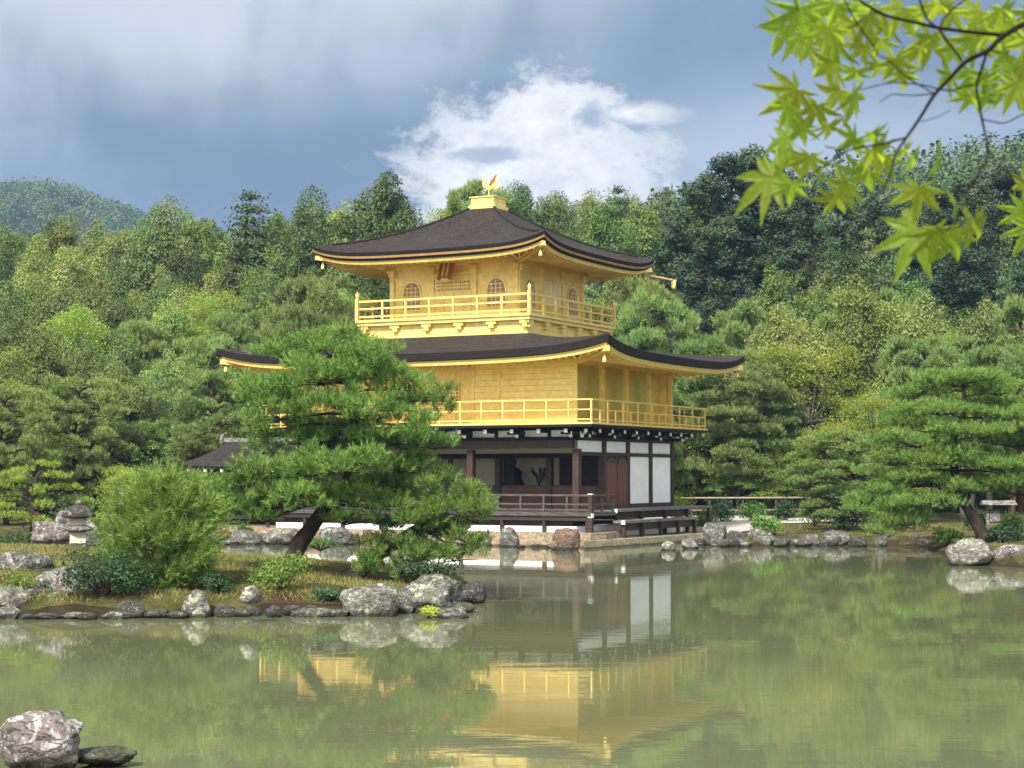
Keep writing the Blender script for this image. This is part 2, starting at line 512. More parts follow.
shore = [(-150, 22), (-60, 27), (-14, 31.2)] + pts([(0, 617), (60, 619), (130, 618), (200, 617), (265, 615), (330, 615), (395, 614), (440, 610), (474, 603), (486, 594), (470, 586)]) \
    + [(-2.2, 42.5), (-4.2, 44.6), (-6.5, 45.5), (-9.3, 46.5), (-11.3, 49), (-11.6, 56)] + pts([(205, 544), (222, 541), (260, 541), (350, 541.5), (480, 545.5), (545, 547.5), (594, 548), (643, 544.5), (700, 540.5), (712, 542), (722, 546.5),
    (760, 547), (800, 546), (850, 546), (925, 547), (942, 555), (955, 564), (1024, 568), (1110, 576), (1300, 590)]) + [(90, 40), (200, 60), (1900, 400), (1900, 2600), (-1900, 2600), (-1900, 22)]
bank = [(-60, -200), (-60, 4), (-20, 8), (0, 8.5), (20, 8), (60, 5), (60, -200)]


TERR = pts([(584, 541.5), (643, 537.8), (700, 534), (716, 533), (704, 526.5), (640, 528), (586, 530)], .27)


def seg_dist(P, poly):
    """signed distance, positive inside"""
    poly = np.array(poly); n = len(poly)
    best = np.full(len(P), 1e18); ins = np.zeros(len(P), bool)
    for i in range(n):
        a = poly[i]; b = poly[(i + 1) % n]; d = b - a
        t = np.clip(((P - a) @ d) / (d @ d), 0, 1)
        q = P - a - t[:, None] * d
        best = np.minimum(best, (q * q).sum(1))
        c = (a[1] > P[:, 1]) != (b[1] > P[:, 1])
        with np.errstate(divide='ignore', invalid='ignore'):
            xx = a[0] + (P[:, 1] - a[1]) / (b[1] - a[1] if b[1] != a[1] else 1e-9) * d[0]
        ins ^= c & (P[:, 0] < xx)
    return np.where(ins, 1, -1) * np.sqrt(best)


def sst(x, a, b):
    t = np.clip((x - a) / (b - a), 0, 1)
    return t * t * (3 - 2 * t)


def vnoise(x, y):
    return (np.sin(x * 1.3 + 1.7 * np.sin(y * .9)) + np.sin(y * 1.7 + 1.3 * np.sin(x * 1.1 + 2)) + .6 * np.sin(x * 3.1 + y * 2.3)) / 2.6


def height(x, y):
    x = np.atleast_1d(np.asarray(x, float)); y = np.atleast_1d(np.asarray(y, float))
    P = np.stack([x, y], 1)
    d = seg_dist(P, shore)
    d = np.maximum(d, seg_dist(P, bank))
    isl = np.exp(-((x + 12) / 7) ** 2 - ((y - 42) / 7.5) ** 2)
    land = (.34 + .38 * isl) * sst(d, -.25, .75) + .12 * sst(d, 1, 6) + .05 * vnoise(x * .5, y * .5) * sst(d, .5, 3)
    land += .13 * np.exp(-((x + 4.2) / 2.6) ** 2 - ((y - 37.2) / 2.6) ** 2) * sst(d, 0, 2)
    land += .9 * sst(-y, -8.3, -5) * (y < 20)
    hill = .215 * np.maximum(0, y - 94) * sst(y, 94, 110)
    hill = np.where(y > 150, 12 + (y - 150) * .02, np.minimum(hill, 12))
    hill = hill * sst(y, 70, 90)
    # wooded mountain behind, rising to the right
    prof = 17 + 5 * sst(x, -5, 30) + 11 * sst(x, 20, 85) - 14 * sst(-x, -2, 45)
    hill += prof * sst(y, 150, 300) * (1 - .45 * sst(y, 330, 520)) * (y < 700)
    hill *= 1 - sst(y, 560, 700)
    # far mountain on the left
    far = 133 * np.exp(-((x + 268) / 165) ** 2) * np.exp(-((y - 960) / 190) ** 2)
    far += 60 * np.exp(-((x - 60) / 260) ** 2) * np.exp(-((y - 1050) / 200) ** 2)
    wob = 2.5 * vnoise(x * .05, y * .05) * sst(y, 150, 260)
    h = land + hill + far + wob
    h = np.where(seg_dist(P, TERR) > -.35, np.minimum(h, .13), h)
    return np.where(d > 0, h, np.maximum(-1.0, d * .9 - .02))


def hz(x, y):
    return float(height([x], [y])[0])


def axis(fine, lo, hi, step, grow=1.22):
    a = list(np.arange(fine[0], fine[1], step)); s_ = step
    while a[-1] < hi:
        s_ *= grow; a.append(a[-1] + min(s_, 25))
    s_ = step
    while a[0] > lo:
        s_ *= grow; a.insert(0, a[0] - min(s_, 25))
    return np.array(a)


gx = axis((-26, 34), -900, 900, .4); gy = axis((28, 72), -60, 1350, .4)
XX, YY = np.meshgrid(gx, gy)
ZZ = height(XX.ravel(), YY.ravel()).reshape(XX.shape)


def ground_mat():
    m, N, b = principled('moss_and_soil', .95, 0, .1)
    t = N.new('ShaderNodeNewGeometry').outputs['Position']
    s_ = N.new('ShaderNodeSeparateXYZ'); N.put(s_.inputs[0], t)
    f = N.noise(t, .75, 8, .75, .6)
    f2 = N.noise(t, 5, 5, .7)
    f3 = N.noise(t, 22, 5, .75)
    moss = N.ramp(f2, [(.3, (.060, .078, .018)), (.7, (.155, .165, .045))])
    dry = N.ramp(f2, [(.3, (.15, .13, .045)), (.7, (.26, .235, .095))])
    soil = N.ramp(f2, [(.3, (.060, .036, .018)), (.7, (.14, .095, .05))])
    c = N.mix(N.mapr(f, .46, .62), moss, dry)
    c = N.mix(N.mapr(N.noise(t, .8, 5, .65, .3), .50, .56), c, soil)
    c = N.mix(N.mapr(f3, .48, .68, 0, .6), c, (.035, .034, .012))
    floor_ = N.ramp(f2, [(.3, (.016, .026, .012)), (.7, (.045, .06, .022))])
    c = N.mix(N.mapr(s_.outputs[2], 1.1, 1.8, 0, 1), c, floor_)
    nr = N.new('ShaderNodeSeparateXYZ'); N.put(nr.inputs[0], N.new('ShaderNodeNewGeometry').outputs['True Normal'])
    c = N.mix(N.mapr(nr.outputs[2], .90, .80, 0, .9), c, N.ramp(f2, [(.3, (.030, .020, .012)), (.7, (.085, .062, .038))]))
    mud = N.mapr(s_.outputs[2], .10, .02, 0, 1)
    c = N.mix(mud, c, (.05, .045, .025))
    N.put(b.inputs['Base Color'], c)
    N.put(b.inputs['Normal'], N.bump(N.math('ADD', f2, N.math('MULTIPLY', f3, 1.5)), 1.0, .10))
    return m


mb = MB(); mb.grid(np.stack([XX, YY, ZZ], -1))
tag(mb.build('ground', ground_mat(), smooth=True), kind='structure')


def water_mat():
    m, N, b = principled('pond_water', .015, 0, .5)
    b.inputs['IOR'].default_value = 1.48
    t = N.new('ShaderNodeNewGeometry').outputs['Position']
    big = N.noise(t, .12, 3, .5)
    N.put(b.inputs['Base Color'], N.ramp(big, [(.3, (.108, .122, .060)), (.7, (.136, .148, .076))]))
    r1 = N.noise(N.vscale(t, (.55, 1.5, 1)), 1.1, 3, .55, .4)
    r2 = N.noise(N.vscale(t, (.8, 2.4, 1)), 4.5, 3, .6, .3)
    patch = N.mapr(N.noise(N.vscale(t, (.35, 1, 1)), .16, 3, .6), .44, .62, .15, 1.3)
    h = N.math('ADD', N.math('MULTIPLY', r1, .6), N.math('MULTIPLY', N.math('MULTIPLY', r2, patch), .16))
    N.put(b.inputs['Normal'], N.bump(h, .05, .05))
    return m


wb = MB(); wb.add([(-260, -10, 0), (260, -10, 0), (260, 110, 0), (-260, 110, 0)], [(0, 1, 2, 3)])
tag(wb.build('water', water_mat()), kind='structure')

# gravel yard and pale path right of the pavilion
def sheet(name, poly, mat, lift=.03):
    """a sheet draped a little above the ground"""
    from mathutils.geometry import delaunay_2d_cdt
    from mathutils import Vector
    poly = np.array(poly)
    lo, hi = poly.min(0), poly.max(0)
    st = max((hi - lo).max() / 60, .3)
    X, Y = np.meshgrid(np.arange(lo[0], hi[0], st), np.arange(lo[1], hi[1], st))
    P = np.stack([X.ravel(), Y.ravel()], 1)
    P = P[seg_dist(P, poly) > st * .4]
    allp = np.concatenate([poly, P])
    n = len(poly)
    r = delaunay_2d_cdt([Vector(q) for q in allp], [(i, (i + 1) % n) for i in range(n)], [], 1, 1e-5)
    v = np.array([tuple(q) for q in r[0]])
    z = height(v[:, 0], v[:, 1]) + lift
    m = MB(); m.add(np.column_stack([v, z]), [tuple(f) for f in r[2]])
    return tag(m.build(name, mat, smooth=True), kind='structure')


sheet('gravel_yard', pts([(650, 531.5), (712, 530.5), (738, 530), (762, 527.5), (778, 524), (790, 520.5), (770, 516), (745, 513), (700, 512), (660, 514), (640, 520)], .45), M['gravel'], .035)
sheet('path', pts([(776, 525.5), (800, 525), (830, 523.5), (862, 521.5), (860, 519.2), (830, 520), (800, 519.5), (786, 520.8)], .45), M['gravel'], .05)

# ---------------------------------------------------------------- the pavilion
PV = empty('golden_pavilion', (BC[0], BC[1], 0), -PHI, 'three storey golden pavilion with dark curved roofs standing by the pond', 'pavilion')
LX, LY = 5.5 * K, 4 * K          # body: x from -LX to 0, y from 0 to LY
CX, CY = -2.75 * K, 2 * K


def part(mb_, name, mat, parent=None, smooth=False, label=None):
    o = mb_.build(name, mat, parent or PV, smooth)
    if label: o['label'] = label
    return o


def B(x0, x1, y0, y1, z0, z1):
    return MB().box(x0, x1, y0, y1, z0, z1)


OV = .52 * K                       # veranda and balcony overhang
# plinth
part(B(-LX - .5, .40, -.86, LY + .3, .2, .70), 'plaster_plinth', M['plaster'])
# ground floor veranda
part(B(-LX - OV, OV - .05, -OV, -.02, 1.06, 1.20), 'veranda_floor', M['grey_wood'])
part(B(-LX - OV + .04, OV - .1, -OV + .06, -OV + .22, .90, 1.056), 'veranda_joist', M['dark_wood'])
part(B(-LX - OV, -LX - .02, -.018, LY, 1.06, 1.20), 'veranda_floor', M['grey_wood'])
part(B(.02, OV - .05, -.018, .45 * K, 1.06, 1.20), 'veranda_floor', M['grey_wood'])
part(B(-LX + .1, -.02, -.016, K - .05, 1.04, 1.19), 'inner_floor', M['dark_wood'])
for x in np.linspace(-LX - OV + .3, OV - .25, 9):
    part(MB().tube([(x, -OV + .14, .1), (x, -OV + .14, 1.05)], .075, 8), 'veranda_post', M['dark_wood'])
part(B(-LX - .2, .2, -.80, -.72, .702, 1.055), 'underfloor_boards', M['dark_wood'])


def railing(name, p, q, z0, z1, mids, posts, mat, r=.045, mats=None, parent=None, short=()):
    """one rail run: posts as sub-parts"""
    p = np.array(p, float); q = np.array(q, float)
    m_ = MB()
    m_.beam((*p, z1), (*q, z1), r * 1.7, r * 1.5)
    for z in mids:
        m_.beam((*p, z), (*q, z), r * 1.2, r * 1.3)
    o = m_.build(name, mat, parent or PV)
    for t in posts:
        x, y = p + (q - p) * t
        MB().box(x - r * .75, x + r * .75, y - r * .75, y + r * .75, z0, z1 - r * .76).build('post', mat, o)
    for t in short:
        x, y = p + (q - p) * t
        MB().box(x - r * .7, x + r * .7, y - r * .7, y + r * .7, z0, mids[0] - r * .66).build('post', mat, o)
    return o


VE = OV - .1
railing('railing', (-LX - VE, -VE), (VE, -VE), 1.21, 1.78, (1.47, 1.28), np.linspace(.01, 1, 16), M['grey_wood'])
railing('railing', (VE - .02, -VE + .05), (VE - .02, .40 * K), 1.21, 1.78, (1.47, 1.28), (.5, 1), M['grey_wood'])
mbp = B(VE - .07, VE + .07, -VE - .07, -VE + .07, .35, 1.80)
cp = part(mbp, 'corner_post', M['dark_wood'])
B(VE - .08, VE + .08, -VE - .08, -VE + .08, 1.01, 1.16).build('white_end', M['white_paint'], cp)
B(VE - .08, VE + .08, -VE - .08, -VE + .08, 1.805, 1.835).build('white_end', M['white_paint'], cp)
# stepped benches on the east side
for (x0, x1, y0, y1, z) in ((.12, OV - .02, .47 * K, 4.78 * K, 1.27), (OV, OV + .44, .30 * K, 3.55 * K, .88)):
    bo = part(B(x0, x1, y0, y1, z - .09, z), 'step_bench', M['bench_wood'])
    for y in np.linspace(y0 + .15, y1 - .15, 5):
        B(x1 - .16, x1 - .04, y - .06, y + .06, .24, z - .092).build('leg', M['dark_wood'], bo)
    B(x0 + .02, x1 - .17, y0 + .04, y1 - 2.2 * (z > 1), z - .36, z - .095).build('riser', M['dark_wood'], bo)
    B(x1 - .13, x1 + .01, y0 - .02, y0 + .03, z - .13, z + .003).build('white_end', M['white_paint'], bo)

# ground floor: front posts, beams, recessed room
for x in (0, -2 * K, -3.75 * K, -5.5 * K):
    part(B(x - .12, x + .12, -.12, .12, 1.20, 3.40), 'column', M['brown_wood'])
for y in (K,):
    part(B(-.12, .12, y - .12, y + .12, 1.20, 3.78), 'column', M['brown_wood'])
for i in (1, 2, 3, 4, 5):
    part(B(-i * K - .11, -i * K + .11, K - .11, K + .11, 1.20, 3.10), 'column', M['brown_wood'])
for y in (2 * K, 3 * K, 4 * K):
    part(B(-.11, .11, y - .11, y + .11, 1.20, 3.78), 'column', M['brown_wood'])
part(B(-LX - .1, -.13, -.10, .10, 3.42, 3.70), 'front_beam', M['brown_wood'])
part(B(-LX, -.11, K - .07, K + .07, 3.10, 3.27), 'lintel', M['black'])
part(B(-LX, -.11, K - .03, K + .03, 3.273, 3.75), 'transom_panel', M['cream'])
part(B(-LX, 0, .15, LY - .1, 3.79, 3.85), 'veranda_ceiling', M['dark_wood'])
part(B(-LX + .12, -.14, K + 1.5, K + 1.6, 1.2, 3.78), 'back_wall', M['cream'])
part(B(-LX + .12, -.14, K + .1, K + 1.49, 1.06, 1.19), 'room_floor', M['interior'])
part(B(-LX - .06, -LX + .06, K, LY, 1.2, 3.78), 'side_wall', M['dark_wood'])
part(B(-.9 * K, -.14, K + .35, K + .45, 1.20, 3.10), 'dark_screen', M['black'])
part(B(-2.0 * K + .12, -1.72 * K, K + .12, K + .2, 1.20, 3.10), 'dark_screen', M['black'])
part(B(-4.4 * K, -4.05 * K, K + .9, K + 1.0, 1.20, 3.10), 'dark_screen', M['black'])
for i in range(5):
    x0, x1 = -(i + 1) * K + .115, -i * K - .115
    m_ = B(x0, x1, K - .02, K + .02, 1.24, 2.06)
    for u in np.linspace(x0 + .05, x1 - .05, 22):
        m_.box(u - .011, u + .011, K - .05, K - .022, 1.26, 2.04)
    for z in np.linspace(1.32, 1.98, 7):
        m_.box(x0, x1, K - .062, K - .052, z - .010, z + .010)
    lp = part(m_, 'lattice_panel', M['lattice'])
    B(x0, x1, K - .055, K + .045, 2.062, 2.11).build('top_rail', M['brown_wood'], lp)
# east face, first bay open onto the veranda side, then door and plaster
for i in range(4):
    y0, y1 = i * K + .115, (i + 1) * K - .115
    part(B(-.03, .03, y0, y1, 3.30, 3.70), 'upper_plaster_panel', M['plaster'])
part(B(-.09, .09, .10, LY + .1, 3.17, 3.298), 'tie_beam', M['dark_wood'])
part(B(-.09, .09, .10, LY + .1, 3.702, 3.80), 'tie_beam', M['dark_wood'])
part(B(-.08, .08, 2 * K, LY + .1, 1.21, 1.42), 'sill_beam', M['brown_wood'])
for i in (2, 3):
    part(B(-.03, .035, i * K + .11, (i + 1) * K - .11, 1.42, 3.168), 'plaster_panel', M['plaster'])
# double door
dr = part(B(-.03, .04, K + .115, 2 * K - .115, 1.22, 3.16), 'double_door', M['brown_wood'])
for k in range(2):
    a = K + .16 + k * (K / 2 - .10); b_ = a + K / 2 - .16
    arch = [(a, 1.28), (b_, 1.28), (b_, 2.82), (b_ - .10, 3.02), ((a + b_) / 2, 3.10), (a + .10, 3.02), (a, 2.82)]
    MB().prism(arch, .042, .095, 'x').build('door_leaf', M['door_wood'], dr)
    for z in (1.36, 2.95):
        MB().box(.096, .11, a + .03, b_ - .03, z - .03, z + .03).build('hinge_plate', M['grey_wood'], dr)
for y in (K + .06, 1.5 * K, 2 * K - .06):
    MB().box(.041, .07, y - .05, y + .05, 1.22, 3.16).build('stile', M['dark_wood'], dr)
part(B(-LX, -.1, LY - .05, LY + .05, 1.2, 3.78), 'rear_wall', M['plaster'])
# short white panels below the balcony
nb = 11
for i in range(nb):
    x1, x0 = -i * K / 2 - .07, -(i + 1) * K / 2 + .07
    part(B(x0, x1, -.04, .03, 3.83, 4.06), 'small_plaster_panel', M['plaster'])
part(B(-LX - .1, .1, -.11, .11, 3.705, 3.828), 'wall_plate', M['black'])
part(B(-LX - .1, .1, -.10, .10, 4.062, 4.14), 'wall_plate', M['black'])
part(B(-.10, .10, .12, LY + .1, 4.062, 4.14), 'wall_plate', M['black'])
part(B(-.05, .05, .03, LY, 3.81, 4.06), 'bracket_band', M['black'])
for i in range(nb + 1):
    part(B(-i * K / 2 - .065, -i * K / 2 + .065, -.07, .06, 3.83, 4.06), 'strut', M['black'])


def bracket(x, y, dx, dy, full=True):
    """black arm with white painted ends carrying the balcony"""
    px_, py_ = -dy, dx
    m_ = MB()
    L = OV * .80
    m_.beam((x, y, 4.02), (x + dx * L, y + dy * L, 4.02), .11, .12)
    ends = [((x + dx * L, y + dy * L, 4.02), .12)]
    if full:
        m_.beam((x, y, 3.86), (x + dx * L * .55, y + dy * L * .55, 3.86), .11, .12)
        cx_, cy_ = x + dx * L * .55, y + dy * L * .55
        m_.beam((cx_ - px_ * .38, cy_ - py_ * .38, 3.95), (cx_ + px_ * .38, cy_ + py_ * .38, 3.95), .10, .09)
        ends += [((cx_, cy_, 3.86), .12)]
    o = part(m_, 'bracket', M['black'])
    for (e, s_) in ends:
        e = np.array(e); q = e + np.array((dx, dy, 0)) * .03
        MB().beam(e, q, s_ * 1.02, s_ * 1.02).build('white_end', M['white_paint'], o)
    if full:
        for sg in (-1, 1):
            e = np.array((cx_ + px_ * .38 * sg, cy_ + py_ * .38 * sg, 3.95)); q = e + np.array((px_, py_, 0)) * .03 * sg
            MB().beam(e, q, .1, .1).build('white_end', M['white_paint'], o)


for i in range(0, nb + 1):
    bracket(-i * K / 2, 0, 0, -1, i % 2 == 0)
for i in range(0, 5):
    bracket(0, i * K, 1, 0, True)
    if i < 4: bracket(0, i * K + K / 2, 1, 0, False)
bracket(.02, -.02, .7071, -.7071, True)
bracket(.02, LY + .02, .7071, .7071, True)

# ---- second storey
Z2 = 4.235
part(B(-LX - OV, OV, -OV, LY + OV, Z2 - .085, Z2 - .004), 'balcony_underside', M['black'])
part(B(-LX - OV - .02, OV + .02, -OV - .02, LY + OV + .02, Z2, Z2 + .07), 'balcony_floor', M['gold'])
part(B(-2 * K, -.001, -.03, .12, Z2 + .072, 6.46), 'plank_wall', M['gold_planks'])
for x in (-2 * K + .1, -1.46 * K, -.02):
    part(B(x - .05, x + .05, -.06, -.032, Z2 + .072, 6.44), 'batten', M['gold'])
part(B(-LX, -2 * K - .001, .32, .42, Z2 + .072, 6.46), 'recessed_wall', M['gold'])
for x in (-3.75 * K, -5.5 * K + .1):
    part(B(x - .1, x + .1, -.1, .1, Z2 + .072, 6.4), 'gold_column', M['gold'])
for x in np.arange(-5.4, -2.0, .5):
    part(B(x * K - .04, x * K + .04, .27, .318, Z2 + .08, 6.3), 'door_stile', M['gold'])
wn = part(B(-2.72 * K, -2.32 * K, .29, .317, 5.15, 5.80), 'lattice_window', M['paper'])
m_ = MB()
for u in np.linspace(-2.72 * K, -2.32 * K, 8): m_.box(u - .018, u + .018, .265, .288, 5.15, 5.8)
for z in np.linspace(5.15, 5.8, 6): m_.box(-2.74 * K, -2.30 * K, .252, .263, z - .018, z + .018)
m_.build('lattice', M['gold'], wn)
part(B(-.45, -.36, .12, LY, Z2 + .072, 6.46), 'east_wall', M['gold_east'])
part(B(-LX, -.112, LY - .1, LY, Z2 + .072, 6.42), 'north_wall', M['gold'])
part(B(-LX, -LX + .1, .425, LY, Z2 + .072, 6.46), 'west_wall', M['gold'])
for i in (1, 2, 3, 4):
    part(B(-.075, .075, i * K - .08, i * K + .08, Z2 + .072, 6.42), 'gold_column', M['gold'])
part(B(-LX - .08, .08, -.09, .13, 6.462, 6.62), 'head_beam', M['gold'])
part(B(-.46, .08, .131, LY + .08, 6.425, 6.58), 'head_beam', M['gold'])
be = OV - .06
kw = dict(mat=M['gold'], r=.033)
railing('railing', (-LX - be, -be), (be, -be), Z2 + .072, 5.09, (4.74, 4.40), np.linspace(0, 1, 17), **kw)
railing('railing', (be, -be + .06), (be, LY + be), Z2 + .072, 5.09, (4.74, 4.40), np.linspace(.0, 1, 9), short=np.linspace(.0625, .9375, 8), **kw)
railing('railing', (be - .06, LY + be), (-LX - be, LY + be), Z2 + .072, 5.09, (4.74, 4.40), np.linspace(.06, 1, 15), **kw)
railing('railing', (-LX - be, LY + be - .06), (-LX - be, -be + .06), Z2 + .072, 5.09, (4.74, 4.40), np.linspace(.02, .98, 10), **kw)


def hip_roof(name, x0, x1, y0, y1, u0, u1, v0, v1, ze, rise, up, thick, concave, wall, zw, layers):
    """hipped roof skirt: outer eave rectangle x0..y1, inner rectangle u0..v1.
    layers: list of (name, depth fraction top, bottom, inset, material)"""
    n, m = 41, 15
    S = np.linspace(-1, 1, n); T = np.linspace(0, 1, m)
    oc = [(x0, y0), (x1, y0), (x1, y1), (x0, y1)]
    ic = [(u0, v0), (u1, v0), (u1, v1), (u0, v1)]

    def cup(s): return up * (.25 * np.abs(s) ** 2.2 + .75 * np.abs(s) ** 6)

    def edge(k, inset=0.):
        cx_, cy_ = (x0 + x1) / 2, (y0 + y1) / 2
        hx, hy = (x1 - x0) / 2 - inset, (y1 - y0) / 2 - inset
        q = [(cx_ - hx, cy_ - hy), (cx_ + hx, cy_ - hy), (cx_ + hx, cy_ + hy), (cx_ - hx, cy_ + hy)]
        a, b = np.array(q[k]), np.array(q[(k + 1) % 4])
        return a + (b - a) * ((S + 1) / 2)[:, None]
    top = MB()
    for k in range(4):
        E_ = edge(k)
        a, b = np.array(ic[k]), np.array(ic[(k + 1) % 4])
        I_ = a + (b - a) * ((S + 1) / 2)[:, None]
        P = np.zeros((m, n, 3))
        for j, t in enumerate(T):
            P[j, :, :2] = E_ + (I_ - E_) * t
            P[j, :, 2] = ze + cup(S) * (1 - t) ** 2.2 + rise * ((1 - concave) * t + concave * t * t)
        top.grid(P)
    r_ = top.build(name, M['bark_roof'], PV, True)
    # eave edge layers
    for (nm, d0, d1, in0, in1, mat) in layers:
        e_ = MB()
        for k in range(4):
            A, Bq = edge(k, in0), edge(k, in1)
            P = np.zeros((2, n, 3))
            P[0, :, :2] = A; P[0, :, 2] = ze + cup(S) - d0 * thick
            P[1, :, :2] = Bq; P[1, :, 2] = ze + cup(S) - d1 * thick
            e_.grid(P[::-1])
        e_.build(nm, mat, r_)
    # soffit with rafters
    ins = layers[-1][4]
    so_ = MB()
    wx0, wx1, wy0, wy1 = wall
    wc = [(wx0, wy0), (wx1, wy0), (wx1, wy1), (wx0, wy1)]
    for k in range(4):
        E_ = edge(k, ins)
        a, b = np.array(wc[k]), np.array(wc[(k + 1) % 4])
        I_ = a + (b - a) * ((S + 1) / 2)[:, None]
        P = np.zeros((4, n, 3))
        zb = ze + cup(S) - layers[-1][2] * thick
        for j, t in enumerate((0, .33, .66, 1)):
            P[j, :, :2] = E_ + (I_ - E_) * t
            P[j, :, 2] = zb * (1 - t) + zw * t - .10 * up * np.abs(S) ** 4 * t * (1 - t)
        so_.grid(P[::-1])
        ln = np.linalg.norm(E_[-1] - E_[0]); cnt = int(ln / .30)
        for q in range(1, cnt):
            s_ = -1 + 2 * q / cnt
            e = E_[0] + (E_[-1] - E_[0]) * q / cnt
            # rafters run square to the wall
            d = (b - a) / np.linalg.norm(b - a); tt = np.clip((e - a) @ d, 0, np.linalg.norm(b - a))
            i_ = a + d * tt
            i_ = i_ if True else i_
            z0_ = ze + cup(s_) - layers[-1][2] * thick - .012
            dist = np.linalg.norm(e - i_)
            if dist < .1: continue
            i2 = e + (i_ - e) * .97
            so_.beam((*(e + (i_ - e) * .06), z0_ + (zw - z0_) * .06), (*i2, zw - .035), .075, .075)
    so_.build('rafter_soffit', M['gold'], r_)
    return r_


O2 = 1.075 * K
Lay2 = [('eave_edge', 0, .72, 0, .05, M['eave_dark']), ('eave_trim', .72, .80, .05, .14, M['eave_dark']), ('eave_lip', .80, 1.25, .14, .17, M['gold'])]
S3B = 1.7577 * K
hb = S3B - .30
roof2 = hip_roof('lower_roof', -LX - O2, O2, -O2, LY + O2, CX - hb, CX + hb, CY - hb, CY + hb, 6.78, .86, .46, .36, .10, (-LX, 0, 0, LY), 6.60, Lay2)
# hip ridges on the lower roof are plain; short gold blocks at the eave corners
O3 = 2.318 * K
S3 = 1.2851 * K
Z3 = 8.33
# balcony base of the third storey
part(B(CX - S3B + .26, CX + S3B - .26, CY - S3B + .26, CY + S3B - .26, 7.30, 8.098), 'balcony_base', M['gold'])
part(B(CX - S3B + .06, CX + S3B - .06, CY - S3B + .06, CY + S3B - .06, 8.10, 8.22), 'balcony_beam', M['gold'])
part(B(CX - S3B, CX + S3B, CY - S3B, CY + S3B, 8.23, Z3), 'balcony_floor', M['gold'])
part(B(CX - S3B + .20, CX + S3B - .20, CY - S3B + .20, CY + S3B - .20, 7.55, 7.66), 'balcony_rib', M['gold'])
for t in np.linspace(-1, 1, 6):
    for (x, y, ax) in ((CX + t * (S3B - .3), CY - S3B + .16, 0), (CX + S3B - .16, CY + t * (S3B - .3), 1)):
        m_ = MB()
        if ax == 0:
            m_.box(x - .20, x + .20, y - .06, y + .1, 7.98, 8.095); m_.box(x - .10, x + .10, y - .05, y + .1, 7.84, 7.978)
        else:
            m_.box(x - .1, x + .06, y - .20, y + .20, 7.98, 8.095); m_.box(x - .1, x + .05, y - .10, y + .10, 7.84, 7.978)
        part(m_, 'balcony_bracket', M['gold'])
b3 = S3B - .06
q = [(CX - b3, CY - b3), (CX + b3, CY - b3), (CX + b3, CY + b3), (CX - b3, CY + b3)]
for k in range(4):
    a, b_ = np.array(q[k]), np.array(q[(k + 1) % 4])
    d = unit(b_ - a)
    railing('railing', a + d * .1, b_ - d * .1, Z3 + .002, Z3 + .70, (Z3 + .42, Z3 + .12), np.linspace(0, 1, 8)[1:-1], M['gold'], .05)
    fin = MB().box(a[0] - .065, a[0] + .065, a[1] - .065, a[1] + .065, Z3 + .002, Z3 + .80)
    o = part(fin, 'corner_post', M['gold'])
    MB().lathe([(.05, 0), (.075, .05), (.06, .10), (.085, .14), (.06, .20), (.02, .27), (.005, .30)], (a[0], a[1], Z3 + .80), 12).build('finial', M['gold'], o, True)
# third storey walls
T3 = 10.36
part(B(CX - S3, CX + S3, CY - S3, CY + S3, Z3 + .002, T3), 'upper_wall', M['gold'])
bay = 2 * S3 / 3
f0, f1 = CY - S3, CX + S3


def onface(face, u0, u1, z0, z1, d0, d1):
    """box on the south (0) or east (1) face, u measured from the face centre"""
    if face == 0: return B(CX + u0, CX + u1, f0 - d1, f0 - d0, z0, z1)
    return B(f1 + d0, f1 + d1, CY + u0, CY + u1, z0, z1)


def prismface(face, poly, d0, d1):
    if face == 0: return MB().prism([(CX + u, z) for u, z in poly], f0 - d1, f0 - d0, 'y')
    return MB().prism([(CY + u, z) for u, z in poly], f1 + d0, f1 + d1, 'x')


